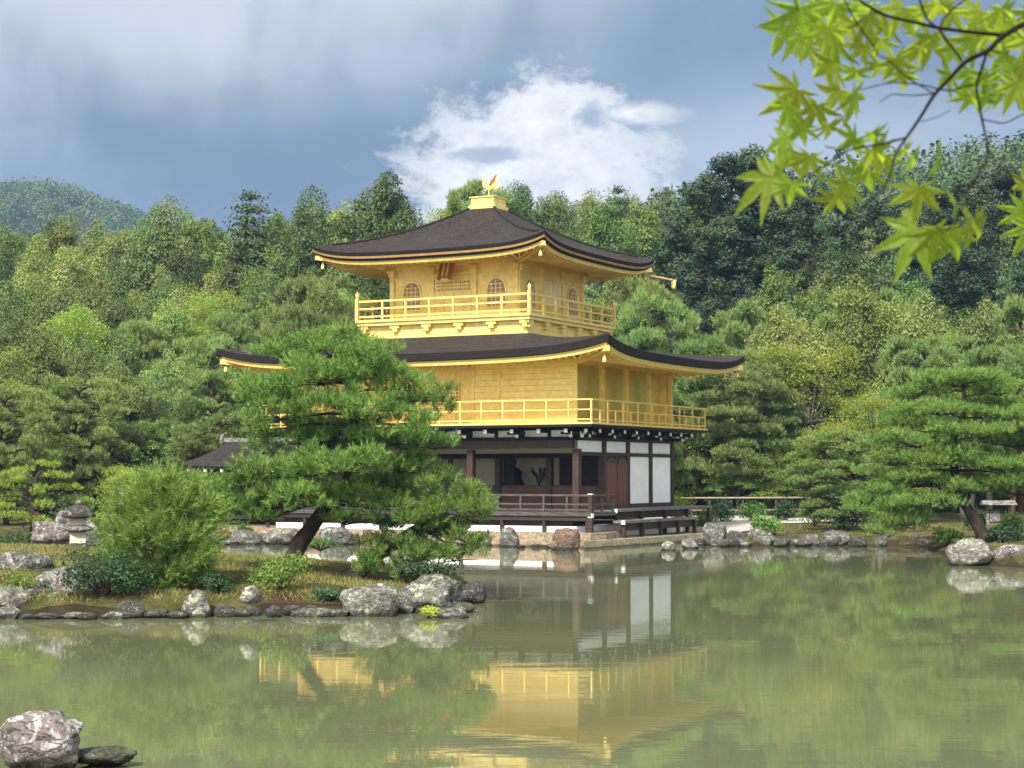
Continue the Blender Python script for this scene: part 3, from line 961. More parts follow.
for face in (0, 1):
    for k in range(4):
        u = -S3 + k * bay
        u = np.clip(u, -S3 + .06, S3 - .06)
        c_ = part(onface(face, u - .09, u + .09, Z3 + .004, T3 - .03, .002, .09), 'column', M['gold'])
        onface(face, u - .17, u + .17, T3 - .22, T3 - .12, .092, .20).build('capital', M['gold'], c_)
        onface(face, u - .11, u + .11, T3 - .34, T3 - .222, .092, .17).build('capital', M['gold'], c_)
    part(onface(face, -S3 + .16, S3 - .16, T3 - .5, T3 - .42, .002, .05), 'rail_board', M['gold'])
    for sgn in (-1, 1):
        uc = sgn * bay
        hw, z0_, z1_ = .37, Z3 + .40, Z3 + 1.42

        def bell(s_, dz):
            pl = [(-hw * s_, z0_ - dz), (hw * s_, z0_ - dz), (hw * s_ * .97, z0_ + .55)]
            for th in np.linspace(.12, .88, 9):
                a_ = th * pi
                pl.append((hw * s_ * .95 * cos(a_), z0_ + .58 + (z1_ - z0_ - .58 + dz) * sin(a_) ** .85))
            pl.append((-hw * s_ * .97, z0_ + .55))
            return [(uc + u, z) for u, z in pl]
        fr = part(prismface(face, bell(1.22, .07), .003, .035), 'bell_window', M['gold'])
        prismface(face, bell(1.0, 0), .037, .05).build('pane', M['paper'], fr)
        m_ = MB()
        for j in range(1, 4):
            u = uc - hw + j * hw / 2
            hgt = .98 if j == 2 else .86
            b__ = onface(face, u - .018, u + .018, z0_, z0_ + hgt, .052, .07)
            m_.add(np.concatenate(b__.v), b__.f)
        for j in range(1, 6):
            z = z0_ + j * .165
            ww = hw * (.95 if j < 4 else .78)
            b__ = onface(face, uc - ww, uc + ww, z - .016, z + .016, .071, .083)
            m_.add(np.concatenate(b__.v), b__.f)
        m_.build('lattice', M['gold'], fr)
    # centre doors with a lattice transom
    dd = part(onface(face, -.80, .80, Z3 + .01, Z3 + 1.62, .003, .04), 'panel_door', M['gold'])
    if face == 0:
        for k in range(4):
            u = -.72 + k * .37
            onface(face, u, u + .31, Z3 + 1.05, Z3 + 1.40, .041, .05).build('transom_pane', M['tan'] if False else M['paper'], dd)
            m_ = MB()
            for j in range(1, 5):
                b__ = onface(face, u + j * .062 - .012, u + j * .062 + .012, Z3 + 1.05, Z3 + 1.40, .052, .062); m_.add(np.concatenate(b__.v), b__.f)
            for j in range(1, 3):
                b__ = onface(face, u, u + .31, Z3 + 1.05 + j * .117 - .03, Z3 + 1.05 + j * .117 + .03, .0635, .07); m_.add(np.concatenate(b__.v), b__.f)
            m_.build('lattice', M['gold'], dd)
        for u in (-.80, -.40, 0, .40, .74):
            onface(face, u - .03, u + .03, Z3 + .01, Z3 + 1.0, .042, .065).build('stile', M['gold'], dd)
        onface(face, -.88, .88, Z3 + 1.64, Z3 + 1.72, .003, .08).build('door_head', M['gold'], dd)
    else:
        for k in range(4):
            u = -.76 + k * .39
            onface(face, u, u + .33, Z3 + .55, Z3 + 1.5, .041, .05).build('door_pane', M['plaster'], dd)
            m_ = MB()
            for j in range(1, 4):
                b__ = onface(face, u + j * .0825 - .014, u + j * .0825 + .014, Z3 + .55, Z3 + 1.5, .052, .064); m_.add(np.concatenate(b__.v), b__.f)
            m_.build('lattice', M['gold'], dd)
            onface(face, u - .06, u, Z3 + .02, Z3 + 1.6, .042, .08).build('stile', M['gold'], dd)
part(B(CX - S3 - .12, CX + S3 + .12, CY - S3 - .12, CY + S3 + .12, T3 + .001, T3 + .12), 'head_beam', M['gold'])
Lay3 = [('eave_edge', 0, .42, 0, .05, M['eave_dark']), ('eave_trim', .42, .66, .02, .05, M['tan']), ('eave_board', .66, .92, .09, .12, M['eave_dark']), ('eave_lip', .92, 1.30, .16, .20, M['gold'])]
tb = .50
roof3 = hip_roof('upper_roof', CX - O3, CX + O3, CY - O3, CY + O3, CX - tb, CX + tb, CY - tb, CY + tb, 10.70, 2.10, .40, .34, .40, (CX - S3 - .1, CX + S3 + .1, CY - S3 - .1, CY + S3 + .1), T3 + .12, Lay3)
# ridge rolls on the upper roof hips
for (sx_, sy_) in ((1, -1), (1, 1), (-1, -1), (-1, 1)):
    ps = []
    for t in np.linspace(.12, 1, 14):
        e = O3 + (tb - O3) * t
        ps.append((CX + sx_ * e, CY + sy_ * e, 10.70 + .40 * (1 - t) ** 2.2 + 2.10 * (.60 * t + .40 * t * t) + .02))
    part(MB().tube(ps, .055, 6), 'hip_ridge', M['bark_roof'])
# gold base under the phoenix
part(B(CX - .58, CX + .58, CY - .58, CY + .58, 12.76, 12.90), 'finial_base', M['gold'])
part(B(CX - .50, CX + .50, CY - .50, CY + .50, 12.903, 13.20), 'finial_box', M['gold'])
part(B(CX - .55, CX + .55, CY - .55, CY + .55, 13.203, 13.25), 'finial_cap', M['gold'])
# corner rafters, gutter pole with hanging rain chain cup
for (rx, ry, ze_) in ((O2, LY + O2, 6.80), (O2, -O2, 6.80), (-LX - O2, -O2, 6.80), (-LX - O2, LY + O2, 6.80)):
    dx, dy = (1 if rx > 0 else -1), (1 if ry > 0 else -1)
    part(MB().beam((rx - dx * 2.1, ry - dy * 2.1, 6.50), (rx - dx * .1, ry - dy * .1, 6.74), .16, .18), 'corner_rafter', M['gold'])
for (dx, dy) in ((1, 1), (1, -1), (-1, -1), (-1, 1)):
    rx, ry = CX + dx * O3, CY + dy * O3
    part(MB().beam((rx - dx * 2.0, ry - dy * 2.0, 10.36), (rx - dx * .1, ry - dy * .1, 10.66), .14, .16), 'corner_rafter', M['gold'])
gp = part(MB().tube([(CX + O3 - .5, CY + O3 - .6, 10.50), (CX + O3 + .78, CY + O3 + .36, 10.22)], .04, 8), 'gutter_pole', M['tan'])
MB().lathe([(.05, .12), (.09, .08), (.09, -.16), (.06, -.24)], (CX + O3 + .68, CY + O3 + .30, 10.12), 10).build('drip_cup', M['gold'], gp, True)
MB().beam((CX + O3 + .68, CY + O3 + .02, 10.26), (CX + O3 + .68, CY + O3 + .58, 10.26), .05, .05).build('cross_arm', M['gold'], gp)

# wind bells under the eave corners
def wbell(x, y, z, label):
    p = L2W(x, y)
    o = MB().lathe([(.015, .20), (.02, .12), (.05, .11), (.065, .02), (.08, -.06), (.06, -.07)], (0, 0, 0), 12).build('wind_bell', M['gold'], smooth=True)
    o.location = (p[0], p[1], z)
    tag(o, label, 'bell', 'wind bells under the eaves')


wbell(O2 - .30, -O2 + .30, 6.35, 'small gold wind bell hanging under the near corner of the lower roof')
wbell(O2 - .25, LY + O2 - .25, 6.42, 'small gold wind bell hanging under the far right corner of the lower roof')
wbell(-LX - O2 + .25, -O2 + .25, 6.42, 'small gold wind bell hanging under the left corner of the lower roof')
wbell(CX + O3 - .35, CY - O3 + .35, 10.30, 'small gold wind bell hanging under the near corner of the upper roof')
wbell(CX + O3 - .30, CY + O3 - .30, 10.30, 'small gold wind bell hanging under the far right corner of the upper roof')
wbell(CX - O3 + .30, CY - O3 + .30, 10.30, 'small gold wind bell hanging under the left corner of the upper roof')

# name plaque under the upper eave
pq = L2W(CX - .10, f0 - .42)
pl = empty('name_plaque', (pq[0], pq[1], 10.12), -PHI, 'tilted orange framed gold plaque hanging under the upper roof eave', 'plaque')
def tilt(o): o.rotation_euler = (R(-22), 0, 0); return o
tilt(B(-.20, .20, -.02, .02, -.34, .34).build('board', M['orange'], pl))
for u in (-.11, .07):
    tilt(B(u - .035, u + .055, -.035, -.022, -.28, .28).build('stroke', M['gold'], pl))
for u in (-.24, .24):
    tilt(B(u - .05, u + .05, -.05, .05, -.40, .38).build('frame', M['orange'], pl))

# phoenix
pp = L2W(CX, CY)
ph = empty('phoenix_statue', (pp[0], pp[1], 13.25), -PHI + R(20), 'golden phoenix with raised wings standing on the roof top', 'statue')
m_ = MB().tube([(.20, 0, .36), (.10, 0, .40), (-.04, 0, .42), (-.16, 0, .47), (-.20, 0, .58), (-.15, 0, .70), (-.17, 0, .78)], [.03, .10, .12, .09, .045, .035, .05], 10)
m_.tube([(-.17, 0, .78), (-.25, 0, .765)], [.03, .004], 6)
m_.build('body', M['gold'], ph, True)
for s_ in (-1, 1):
    wv = [(0, .06 * s_, .46), (.12, .10 * s_, .44), (.30, .22 * s_, .60), (.36, .27 * s_, .86), (.26, .25 * s_, .80), (.22, .22 * s_, .72), (.12, .18 * s_, .64)]
    wm = MB(); n_ = len(wv)
    wm.add([(x, y - .012, z) for x, y, z in wv] + [(x, y + .012, z) for x, y, z in wv], [tuple(range(n_)), tuple(range(2 * n_ - 1, n_ - 1, -1))] + [(i, n_ + i, n_ + (i + 1) % n_, (i + 1) % n_) for i in range(n_)])
    wm.build('wing', M['orange'] if s_ < 0 else M['gold'], ph)
    MB().tube([(.03, .06 * s_, .36), (.02, .06 * s_, .18), (.03, .06 * s_, .0)], [.03, .018, .022], 6).build('leg', M['gold'], ph)
for k, (dz, dy) in enumerate(((.0, -.06), (.06, 0), (.0, .06))):
    MB().tube([(.18, dy, .38), (.34, dy * 1.8, .36 + dz), (.46, dy * 2.6, .42 + dz), (.50, dy * 3, .54 + dz)], [.03, .035, .03, .008], 6).build('tail_plume', M['gold'], ph, True)
MB().tube([(-.17, 0, .80), (-.14, 0, .86), (-.17, 0, .93), (-.13, 0, .97)], [.03, .035, .02, .004], 6).build('crest', M['gold'], ph)

# ---------------------------------------------------------------- fishing pavilion on the water, left
fx, fy = -7.95 * K, 1.9 * K
fp = L2W(fx, fy)
FP = empty('fishing_pavilion', (fp[0], fp[1], 0), -PHI, 'small open wooden pavilion with a dark gabled roof on posts in the water', 'pavilion')
hw_, hd_ = 1.75, 1.55
for x in (-1.25, 1.5):
    for y in (-1.1, 1.1):
        MB().box(x - .10, x + .10, y - .10, y + .10, -.6, 2.75).build('post', M['black'], FP)
MB().box(-1.25, 4.2, -1.25, 1.25, .72, .84).build('deck', M['dark_wood'], FP)
for z in (1.12, 1.5):
    o = MB().box(-1.3, 4, -1.20, -1.12, z, z + .07).build('rail', M['dark_wood'], FP)
MB().box(-1.24, -1.16, -1.1, 1.1, 1.12, 1.55).build('rail_board', M['dark_wood'], FP)
MB().box(-1.55, 4.4, -1.22, -1.0, 2.60, 2.78).build('eave_beam', M['black'], FP)
MB().box(-1.55, 4.4, 1.0, 1.22, 2.60, 2.78).build('eave_beam', M['black'], FP)
rm = MB(); S = np.linspace(-1, 1, 21)
for sy_ in (-1, 1):
    P = np.zeros((12, 21, 3))
    for j, t in enumerate(np.linspace(0, 1, 12)):
        P[j, :, 0] = np.linspace(-2.15 + .95 * min(1, t * 1.15) ** .8, 4.6, 21)
        P[j, :, 1] = sy_ * (2.15 * (1 - t) + .10 * t)
        P[j, :, 2] = 2.82 + .12 * np.abs(S) ** 4 * (1 - t) + 1.05 * (.62 * t + .38 * t * t)
    rm.grid(P if sy_ < 0 else P[::-1])
# hipped end
P = np.zeros((12, 9, 3))
for j, t in enumerate(np.linspace(0, 1, 12)):
    P[j, :, 0] = -2.15 + .95 * min(1, t * 1.15) ** .8
    P[j, :, 1] = np.linspace(2.15 * (1 - t) + .10 * t, -(2.15 * (1 - t) + .10 * t), 9)
    P[j, :, 2] = 2.82 + .12 * np.abs(np.linspace(-1, 1, 9)) ** 4 * (1 - t) + 1.05 * (.62 * t + .38 * t * t)
rm.grid(P)
fr_ = rm.build('roof', M['bark_roof'], FP, True)
MB().box(-2.10, 4.6, -2.10, 2.10, 2.72, 2.815).build('eave_edge', M['eave_dark'], fr_)
MB().box(-1.28, 4.6, -.16, .16, 3.85, 4.02).build('ridge_cap', M['stone'], fr_)
MB().prism([(-.22, 3.80), (.22, 3.80), (.26, 3.95), (.16, 4.12), (.10, 4.20), (-.10, 4.20), (-.16, 4.12), (-.26, 3.95)], -1.42, -1.285, 'x').build('ridge_tile', M['stone'], fr_)
for y in np.linspace(-1.9, 1.9, 4):
    MB().box(-2.12, -2.02, y - .06, y + .06, 2.60, 2.71).build('white_end', M['white_paint'], fr_)
for x in np.linspace(-1.6, 4.2, 8):
    MB().box(x - .06, x + .06, -2.09, -1.99, 2.60, 2.71).build('white_end', M['white_paint'], fr_)

# ---------------------------------------------------------------- quay and stones
qk = MB()
qpoly = [tuple(L2W(*q_)) for q_ in ((-LX - 6.0, -1.15), (-LX, -1.05), (-3.2, -1.45), (1.35, -1.75), (1.5, -.8), (1.2, 1.5), (-LX - 6, 1.0))]
qk.prism(qpoly, -.6, .50, 'z')
q_o = tag(qk.build('stone_quay', M['quay']), kind='structure')
tk = MB()
tp = TERR
tk.prism(tp, -.3, .27, 'z')
tag(tk.build('flagstone_terrace', M['flag']), kind='structure')

ROCKS = {}


def rock_mesh(seed, mat, ang=.35, sub=4):
    import bmesh
    from mathutils import Vector, noise as mn
    bm = bmesh.new()
    bmesh.ops.create_icosphere(bm, subdivisions=sub, radius=1)
    r_ = random.Random(seed)
    off = Vector((r_.uniform(-50, 50), r_.uniform(-50, 50), r_.uniform(-50, 50)))
    planes = [(Vector((r_.gauss(0, 1), r_.gauss(0, 1), r_.gauss(.2, .8))).normalized(), r_.uniform(.62, .9)) for _ in range(9)]
    for v in bm.verts:
        d = v.co.normalized()
        rad = 1.0
        for n_, h_ in planes:
            c = d.dot(n_)
            if c > 1e-3: rad = min(rad, h_ / c)
        rad = rad * (1 - ang * .15) + ang * .15
        q = d * 1.4 + off
        rad *= 1 + .16 * mn.fractal(q, .9, 2.1, 4) + .07 * mn.fractal(q * 4, .8, 2.1, 3)
        v.co = d * rad
    me = bpy.data.meshes.new('rock'); bm.to_mesh(me); bm.free()
    me.materials.append(M[mat])
    me.polygons.foreach_set('use_smooth', [True] * len(me.polygons))
    return me


def rock(px, base, wpx, hpx, mat, label, group=None, z=None, depth=1.0, seed=None, rot=None, name='rock', zb=0.0, pw=.78):
    """a boulder whose foot meets the level zb at the pixel (px, base)"""
    p = G(px, base, zb)
    Z = p[1]; s_ = Z / FPX
    wd, ht = wpx * s_, hpx * s_
    seed = seed if seed is not None else int(px * 7 + base * 13)
    me = rock_mesh(seed, mat)
    o = link(name, me)
    co = np.empty(len(me.vertices) * 3); me.vertices.foreach_get('co', co); co = co.reshape(-1, 3)
    rz = rot if rot is not None else (seed % 7) * .2 - .6
    co[:, 2] = np.where(co[:, 2] < -.35, -.35 + (co[:, 2] + .35) * .4, co[:, 2])
    ca, sa = cos(rz), sin(rz)
    xx = co[:, 0] * ca - co[:, 1] * sa
    yy = co[:, 0] * sa + co[:, 1] * ca
    xx *= wd / (xx.max() - xx.min()); yy *= wd * depth * .8 / (yy.max() - yy.min())
    lo = co[:, 2].min(); zz = (co[:, 2] - lo) / (co[:, 2].max() - lo)
    zz = zz ** pw * (ht * 1.25) - ht * .25
    me.vertices.foreach_set('co', np.column_stack([xx - (xx.max() + xx.min()) / 2, yy, zz]).ravel()); me.update()
    o.location = (p[0], p[1] + wd * depth * .32, zb)
    return tag(o, label, 'rock', group)


GS = 'stones along the pond edge'
rk = [
 # px, base, w, h, mat, label
 (32, 774, 84, 60, 'rock_purple', 'large purple grey boulder rising from the water in the near left corner'),
 (100, 769, 66, 20, 'rock_dark', 'low flat dark lichen spotted block beside the near corner boulder'),
 (16, 585, 70, 34, 'rock_grey', 'rounded speckled boulder at the left edge of the lawn bank'),
 (66, 597, 76, 30, 'rock_purple', 'long slanting purple rock lying on the left bank'),
 (14, 616, 56, 32, 'rock_pale', 'pale craggy rock at the waterline under the rounded left boulder'),
 (54, 616, 40, 24, 'rock_grey', 'grey lichen rock at the waterline under the slanting purple rock'),
 (126, 618, 34, 18, 'rock_dark', 'dark triangular rock at the waterline below the young pine'),
 (161, 616, 22, 11, 'rock_pale', 'small pale stone at the waterline between dark and upright rocks'),
 (194, 618, 30, 28, 'rock_pale', 'upright pale speckled rock at the waterline right of the young pine'),
 (250, 602, 24, 16, 'rock_pale', 'small flat topped grey stone in the mossy slope'),
 (232, 617, 36, 7, 'rock_dark', 'low dark edge stone under the slope left of the bright shrub'),
 (312, 617, 48, 8, 'rock_grey', 'low edge stone right of the bright shrub'),
 (368, 617, 62, 32, 'rock_pale', 'pale angular boulder at the island tip'),
 (428, 613, 70, 38, 'rock_grey', 'big rounded lichen boulder at the island tip'),
 (468, 604, 38, 22, 'rock_dark', 'dark rounded rock at the far right end of the island'),
 (452, 619, 34, 11, 'rock_grey', 'low grey stone in the water in front of the island tip'),
 (208, 549, 20, 20, 'rock_pale', 'whitish stump shaped stone beside the fishing pavilion post'),
 (243, 545, 34, 15, 'rock_grey', 'grey edge stone right of the fishing pavilion post'),
 (284, 545, 42, 17, 'rock_pale', 'pale edge stone behind the leaning pine trunk, left side'),
 (336, 545, 36, 18, 'rock_grey', 'round grey stone behind the leaning pine trunk, right side'),
 (509, 547, 19, 20, 'rock_grey', 'upright grey foundation stone under the veranda'),
 (566, 550, 30, 22, 'rock_brown', 'brown rounded foundation stone under the veranda corner'),
 (564, 551, 18, 7, 'rock_dark', 'small dark wet stone at the foot of the brown foundation stone'),
 (669, 551, 15, 10, 'rock_pale', 'small round pale stone in the water left of its twin before the terrace'),
 (691, 549, 18, 11, 'rock_purple', 'small brownish stone in the water before the terrace'),
 (716, 546, 24, 26, 'rock_grey', 'tall upright grey stone at the right end of the terrace'),
 (738, 546, 22, 17, 'rock_dark', 'dark stone right of the tall upright stone'),
 (742, 547, 18, 9, 'rock_pale', 'small pale stone at the waterline in front of the dark stone'),
 (762, 546, 30, 19, 'rock_pale', 'pale craggy stone below the round clipped bush'),
 (776, 545, 15, 15, 'rock_grey', 'narrow grey stone right of the pale craggy stone'),
 (792, 545, 20, 14, 'rock_dark', 'dark edge stone at the left end of the brown bank'),
 (812, 546, 20, 13, 'rock_grey', 'grey edge stone in the middle of the brown bank'),
 (838, 546, 30, 17, 'rock_grey', 'wide grey stone at the right end of the brown bank'),
 (860, 546, 16, 12, 'rock_dark', 'small dark stone right of the wide grey one'),
 (884, 546, 28, 14, 'rock_dark', 'dark edge stone under the low pine branches'),
 (902, 546, 18, 10, 'rock_grey', 'small grey edge stone left of the dark flat block'),
 (919, 546, 32, 13, 'rock_dark', 'dark flat topped block below the right lawn'),
 (927, 547, 16, 9, 'rock_pale', 'small white lichen stone in front of the dark flat block'),
 (974, 566, 50, 28, 'rock_pale', 'big pale angular boulder below the leaning right pine'),
 (1016, 566, 44, 22, 'rock_purple', 'brownish boulder at the right edge of the picture beside the pale one'),
 (700, 546, 14, 8, 'rock_dark', 'low dark stone at the foot of the tall upright stone'),
]
for (px, b_, w_, h_, mt, lb) in rk:
    z_ = 0.0
    if px == 250: z_ = .35
    elif (px, b_) in ((16, 585), (66, 597)): z_ = .3
    if b_ in (545, 546, 547) and px > 700: w_, h_, mt = w_ * 1.05, h_ * .92, {'rock_pale': 'rock_grey'}.get(mt, mt)
    rock(px, b_, w_, h_, mt, lb, GS if w_ < 60 else None, zb=z_, pw=.5 if b_ > 760 else .78, seed={32: 5, 100: 12}.get(px) if b_ > 760 else None)
# the many small stones that edge both banks
r2 = random.Random(5)
def edge_row(x0, x1, base, wr, hr, step, mats, lb, grp):
    x = x0
    while x < x1:
        bb = base(x) if callable(base) else base
        rock(x, bb + r2.uniform(-1.2, .8), r2.uniform(*wr), r2.uniform(*hr), r2.choice(mats), lb, grp, depth=r2.uniform(.8, 1.3), seed=int(x * 31), pw=r2.uniform(.6, .9))
        x += step * r2.uniform(.7, 1.3)
edge_row(2, 478, lambda x: 619.5 if x < 200 else (617 if x < 400 else 613), (16, 36), (6, 13), 21, ('rock_dark', 'rock_dark', 'rock_grey'), 'one of the small dark stones edging the island bank at the waterline', 'small stones edging the island')
edge_row(722, 936, 546.5, (10, 24), (6, 11), 11, ('rock_dark', 'rock_dark', 'rock_grey'), 'one of the small dark stones edging the right bank at the waterline', 'small stones edging the right bank')
edge_row(232, 392, 544.5, (12, 30), (6, 12), 18, ('rock_grey', 'rock_brown', 'rock_dark'), 'one of the small stones edging the far quay behind the leaning pine', 'small stones edging the far quay')
edge_row(400, 560, lambda x: 545.5 + (x - 400) * .02, (6, 16), (3, 6), 13, ('rock_dark',), 'one of the low dark stones at the foot of the quay below the veranda', 'dark stones at the quay foot')
# rockery behind the lantern
for (px, b_, w_, h_, mt, lb) in ((50, 541, 44, 20, 'rock_purple', 'dark craggy rock left of the stone lantern'), (70, 539, 44, 30, 'rock_purple', 'tall dark rock behind the stone lantern'), (88, 543, 32, 22, 'rock_grey', 'grey rock right of the stone lantern')):
    rock(px, b_, w_, h_, mt, lb, zb=.80, depth=.7)
# stone block on the gravel
p = G(731, 517, .45)
tag(MB().box(-.62, .62, -.25, .25, -.2, .26).build('stone_block', M['rock_dark'], loc=(p[0], p[1], .45)), 'long low dark stone block lying on the gravel', 'stone')

# stone lantern
p = G(78, 546, .80)
LN = empty('stone_lantern', (p[0], p[1], hz(p[0], p[1]) - .02), R(10), 'old stone lantern with a mushroom cap standing on the lawn', 'lantern')
for (x, y) in ((-.17, -.17), (.17, -.17), (-.17, .17), (.17, .17)):
    MB().tube([(x * 1.35, y * 1.35, -.1), (x, y, .16)], [.07, .06], 8).build('leg', M['stone'], LN)
MB().box(-.22, .22, -.22, .22, .16, .44).build('fire_box', M['stone_pale'], LN)
MB().lathe([(.20, .441), (.42, .48), (.44, .54), (.36, .585), (.2, .60)], n=20).build('platform', M['stone'], LN, True)
MB().lathe([(.22, .60), (.24, .66), (.22, .80), (.18, .82)], n=14).build('neck', M['stone_pale'], LN, True)
MB().lathe([(.20, .80), (.50, .84), (.47, .93), (.36, 1.05), (.20, 1.13), (.08, 1.15)], n=20).build('cap', M['rock_dark'], LN, True)
LN.scale = (.82, .82, .90)
MB().lathe([(.05, 1.14), (.09, 1.19), (.07, 1.26), (.01, 1.28)], n=12).build('finial', M['stone'], LN, True)

# ---------------------------------------------------------------- low bamboo fence right of the pavilion
FA, FB = W(676, 493, 83), W(905, 493, 86)
fz = hz(FA[0], FA[1])
fe = empty('bamboo_fence', (FA[0], FA[1], fz), 0, 'low two rail bamboo fence along the garden path right of the pavilion', 'fence')
dv = FB[:2] - FA[:2]
for zz in (.98, .42):
    MB().tube([(0, 0, zz), (dv[0] / 2, dv[1] / 2, zz), (dv[0], dv[1], zz)], .04, 8).build('rail', M['bamboo'], fe)
for t in np.linspace(0, 1, 8):
    MB().tube([(dv[0] * t, dv[1] * t + .08, -.3), (dv[0] * t, dv[1] * t + .08, 1.05)], .045, 8).build('post', M['grey_wood'], fe)
# notice shelter far right
p = W(1000, 521, 66)
nz = hz(p[0], p[1])
ns = empty('notice_board', (p[0], p[1], nz), 0, 'small pale roofed notice board seen under the right pine', 'sign')
for x in (-.45, .35):
    MB().box(x - .05, x + .05, -.05, .05, -.1, 1.0).build('post', M['stone'], ns)
MB().box(-.40, .30, -.03, .03, .35, .85).build('board', M['dark_wood'], ns)
MB().box(-.36, .0, -.045, -.032, .40, .80).build('notice', M['stone'], ns)
MB().prism([(-.35, 1.0), (.35, 1.0), (0, 1.16)], -.65, .55, 'x').build('roof', M['stone'], ns)

# ---------------------------------------------------------------- foliage generators
def quads(P, Nn, size, ratio=.55, droop=None):
    """leaf shaped quads at P facing Nn"""
    n = len(P)
    Nn = unit(Nn)
    r_ = rng.normal(size=(n, 3))
    t = unit(np.cross(Nn, r_)) if droop is None else unit(droop - (droop * Nn).sum(1, keepdims=True) * Nn)
    b = np.cross(Nn, t)
    s_ = np.broadcast_to(np.asarray(size, float), (n,))[:, None]
    V = np.stack([P - t * s_ * .5, P + b * s_ * .5 * ratio, P + t * s_ * .5, P - b * s_ * .5 * ratio], 1)
    return V.reshape(-1, 3)


def needles(P, D, L, wdt):
    n = len(P)
    D = unit(D)
    sd = unit(np.cross(D, rng.normal(size=(n, 3)))) * (np.broadcast_to(np.asarray(wdt, float), (n,))[:, None] / 2)
    L = np.broadcast_to(np.asarray(L, float), (n,))[:, None]
    return np.stack([P - sd, P + sd, P + D * L], 1).reshape(-1, 3)


def shoots(P, A, L, k, nl, nw, spread=.65):
    """bottle brush shoots at P along A: k needles each"""
    n = len(P)
    A = unit(A)
    L = np.broadcast_to(np.asarray(L, float), (n,))
    t = np.tile(np.linspace(.0, 1, k), (n, 1)) + rng.uniform(-.05, .05, (n, k))
    B_ = P[:, None, :] + A[:, None, :] * (t * L[:, None])[..., None]
    rd = rng.normal(size=(n, k, 3))
    rd -= (rd * A[:, None, :]).sum(-1, keepdims=True) * A[:, None, :]
    D = A[:, None, :] * (.55 + .5 * t[..., None]) + unit(rd) * spread
    return needles(B_.reshape(-1, 3), D.reshape(-1, 3), nl * rng.uniform(.75, 1.15, n * k), nw)


def dirs(n):
    return unit(rng.normal(size=(n, 3)))


def clumps_broad(ncl, R_, Zc, Hc, per, size, crad=.30, flat=1.0, up=.5):
    """uneven, feathery broadleaf crown (tree height 1): boughs of many sizes reaching out from a lopsided core"""
    d = dirs(ncl)
    d[:, 2] = np.abs(d[:, 2]) * 1.25 - .38
    lop = rng.normal(size=3) * .45
    rr = rng.uniform(.30, 1.0, ncl) ** .7 * (1 + .28 * np.clip(d @ lop, -1, 1)) * rng.choice([1, 1, 1, 1.18], ncl)
    c = np.stack([d[:, 0] * R_ * rr, d[:, 1] * R_ * rr, Zc + d[:, 2] * Hc * rr], 1)
    c[:, :2] *= np.clip(1.12 - .55 * (c[:, 2:3] - Zc) / Hc, .4, 1.2)
    cr = R_ * crad * rng.choice([.45, .7, 1.0, 1.35], ncl, p=[.3, .3, .25, .15])
    out_ = []
    for i in range(ncl):
        m = int(per * (cr[i] / (R_ * crad)) ** 1.7) + 20
        e = dirs(m); e[:, 2] = np.where(e[:, 2] < -.35, -e[:, 2], e[:, 2])
        sq = rng.uniform(.75, 1.3, 3) * np.array([1, 1, .62 * flat])
        q = c[i] + e * cr[i] * (rng.uniform(.25, 1.0, (m, 1)) ** .55 + np.abs(rng.normal(size=(m, 1))) * .16) * sq
        q[:, 2] -= cr[i] * .35 * (e[:, 0] ** 2 + e[:, 1] ** 2)
        nn = e * .55 + np.array([0, 0, up + .25]) + rng.normal(size=(m, 3)) * .42
        out_.append(quads(q, nn, size * rng.uniform(.6, 1.3, m)))
    return np.concatenate(out_), c


def limbs(mb_, base, cs, r0, n=7, hub=None):
    """branches from the trunk towards clump centres"""
    for c in cs:
        h = hub if hub is not None else base
        k = rng.uniform(.25, .8)
        s_ = np.array(h) * k + np.array(base) * (1 - k)
        m_ = (s_ + c) / 2 + rng.normal(size=3) * .02 + np.array([0, 0, .015])
        mb_.tube([s_, m_, c], [r0, r0 * .6, r0 * .2], 5, False)


KIND = {}


def reg(kind, V, k, mat, tmb, tmat):
    """store one crown and trunk variant; heights normalised to 1"""
    top = V[:, 2].max()
    V = V / top
    cm = fastmesh('crown', V, k, M[mat])
    tv = np.concatenate(tmb.v) / top
    tm = bpy.data.meshes.new('trunk'); tm.from_pydata(tv.tolist(), [], tmb.f); tm.materials.append(M[tmat])
    tm.polygons.foreach_set('use_smooth', [True] * len(tm.polygons))
    wd = np.percentile(np.abs(V[:, 0]), 97) * 2
    KIND.setdefault(kind, []).append((cm, tm, wd))


def trunkline(h, lean=.05, n=6):
    z = np.linspace(-.06, h, n)
    return np.stack([np.cumsum(rng.normal(size=n)) * lean * .35, np.cumsum(rng.normal(size=n)) * lean * .35, z], 1)


# broadleaf variants
for mat, kind, cnt in (('lf_mid', 'broad', 3), ('lf_olive', 'olive', 3), ('lf_dark', 'dark', 3)):
    for v in range(cnt):
        V, c = clumps_broad(74 if kind != 'dark' else 60, .38 if kind != 'dark' else .31, .60, .40, 520, .0185 if kind != 'dark' else .018, .25)
        t_ = MB(); tl = trunkline(.72); t_.tube(tl, np.linspace(.028, .008, 6), 7)
        limbs(t_, tl[2], c[::2], .010, hub=tl[4])
        reg(kind, V, 4, mat, t_, 'bark_grey')
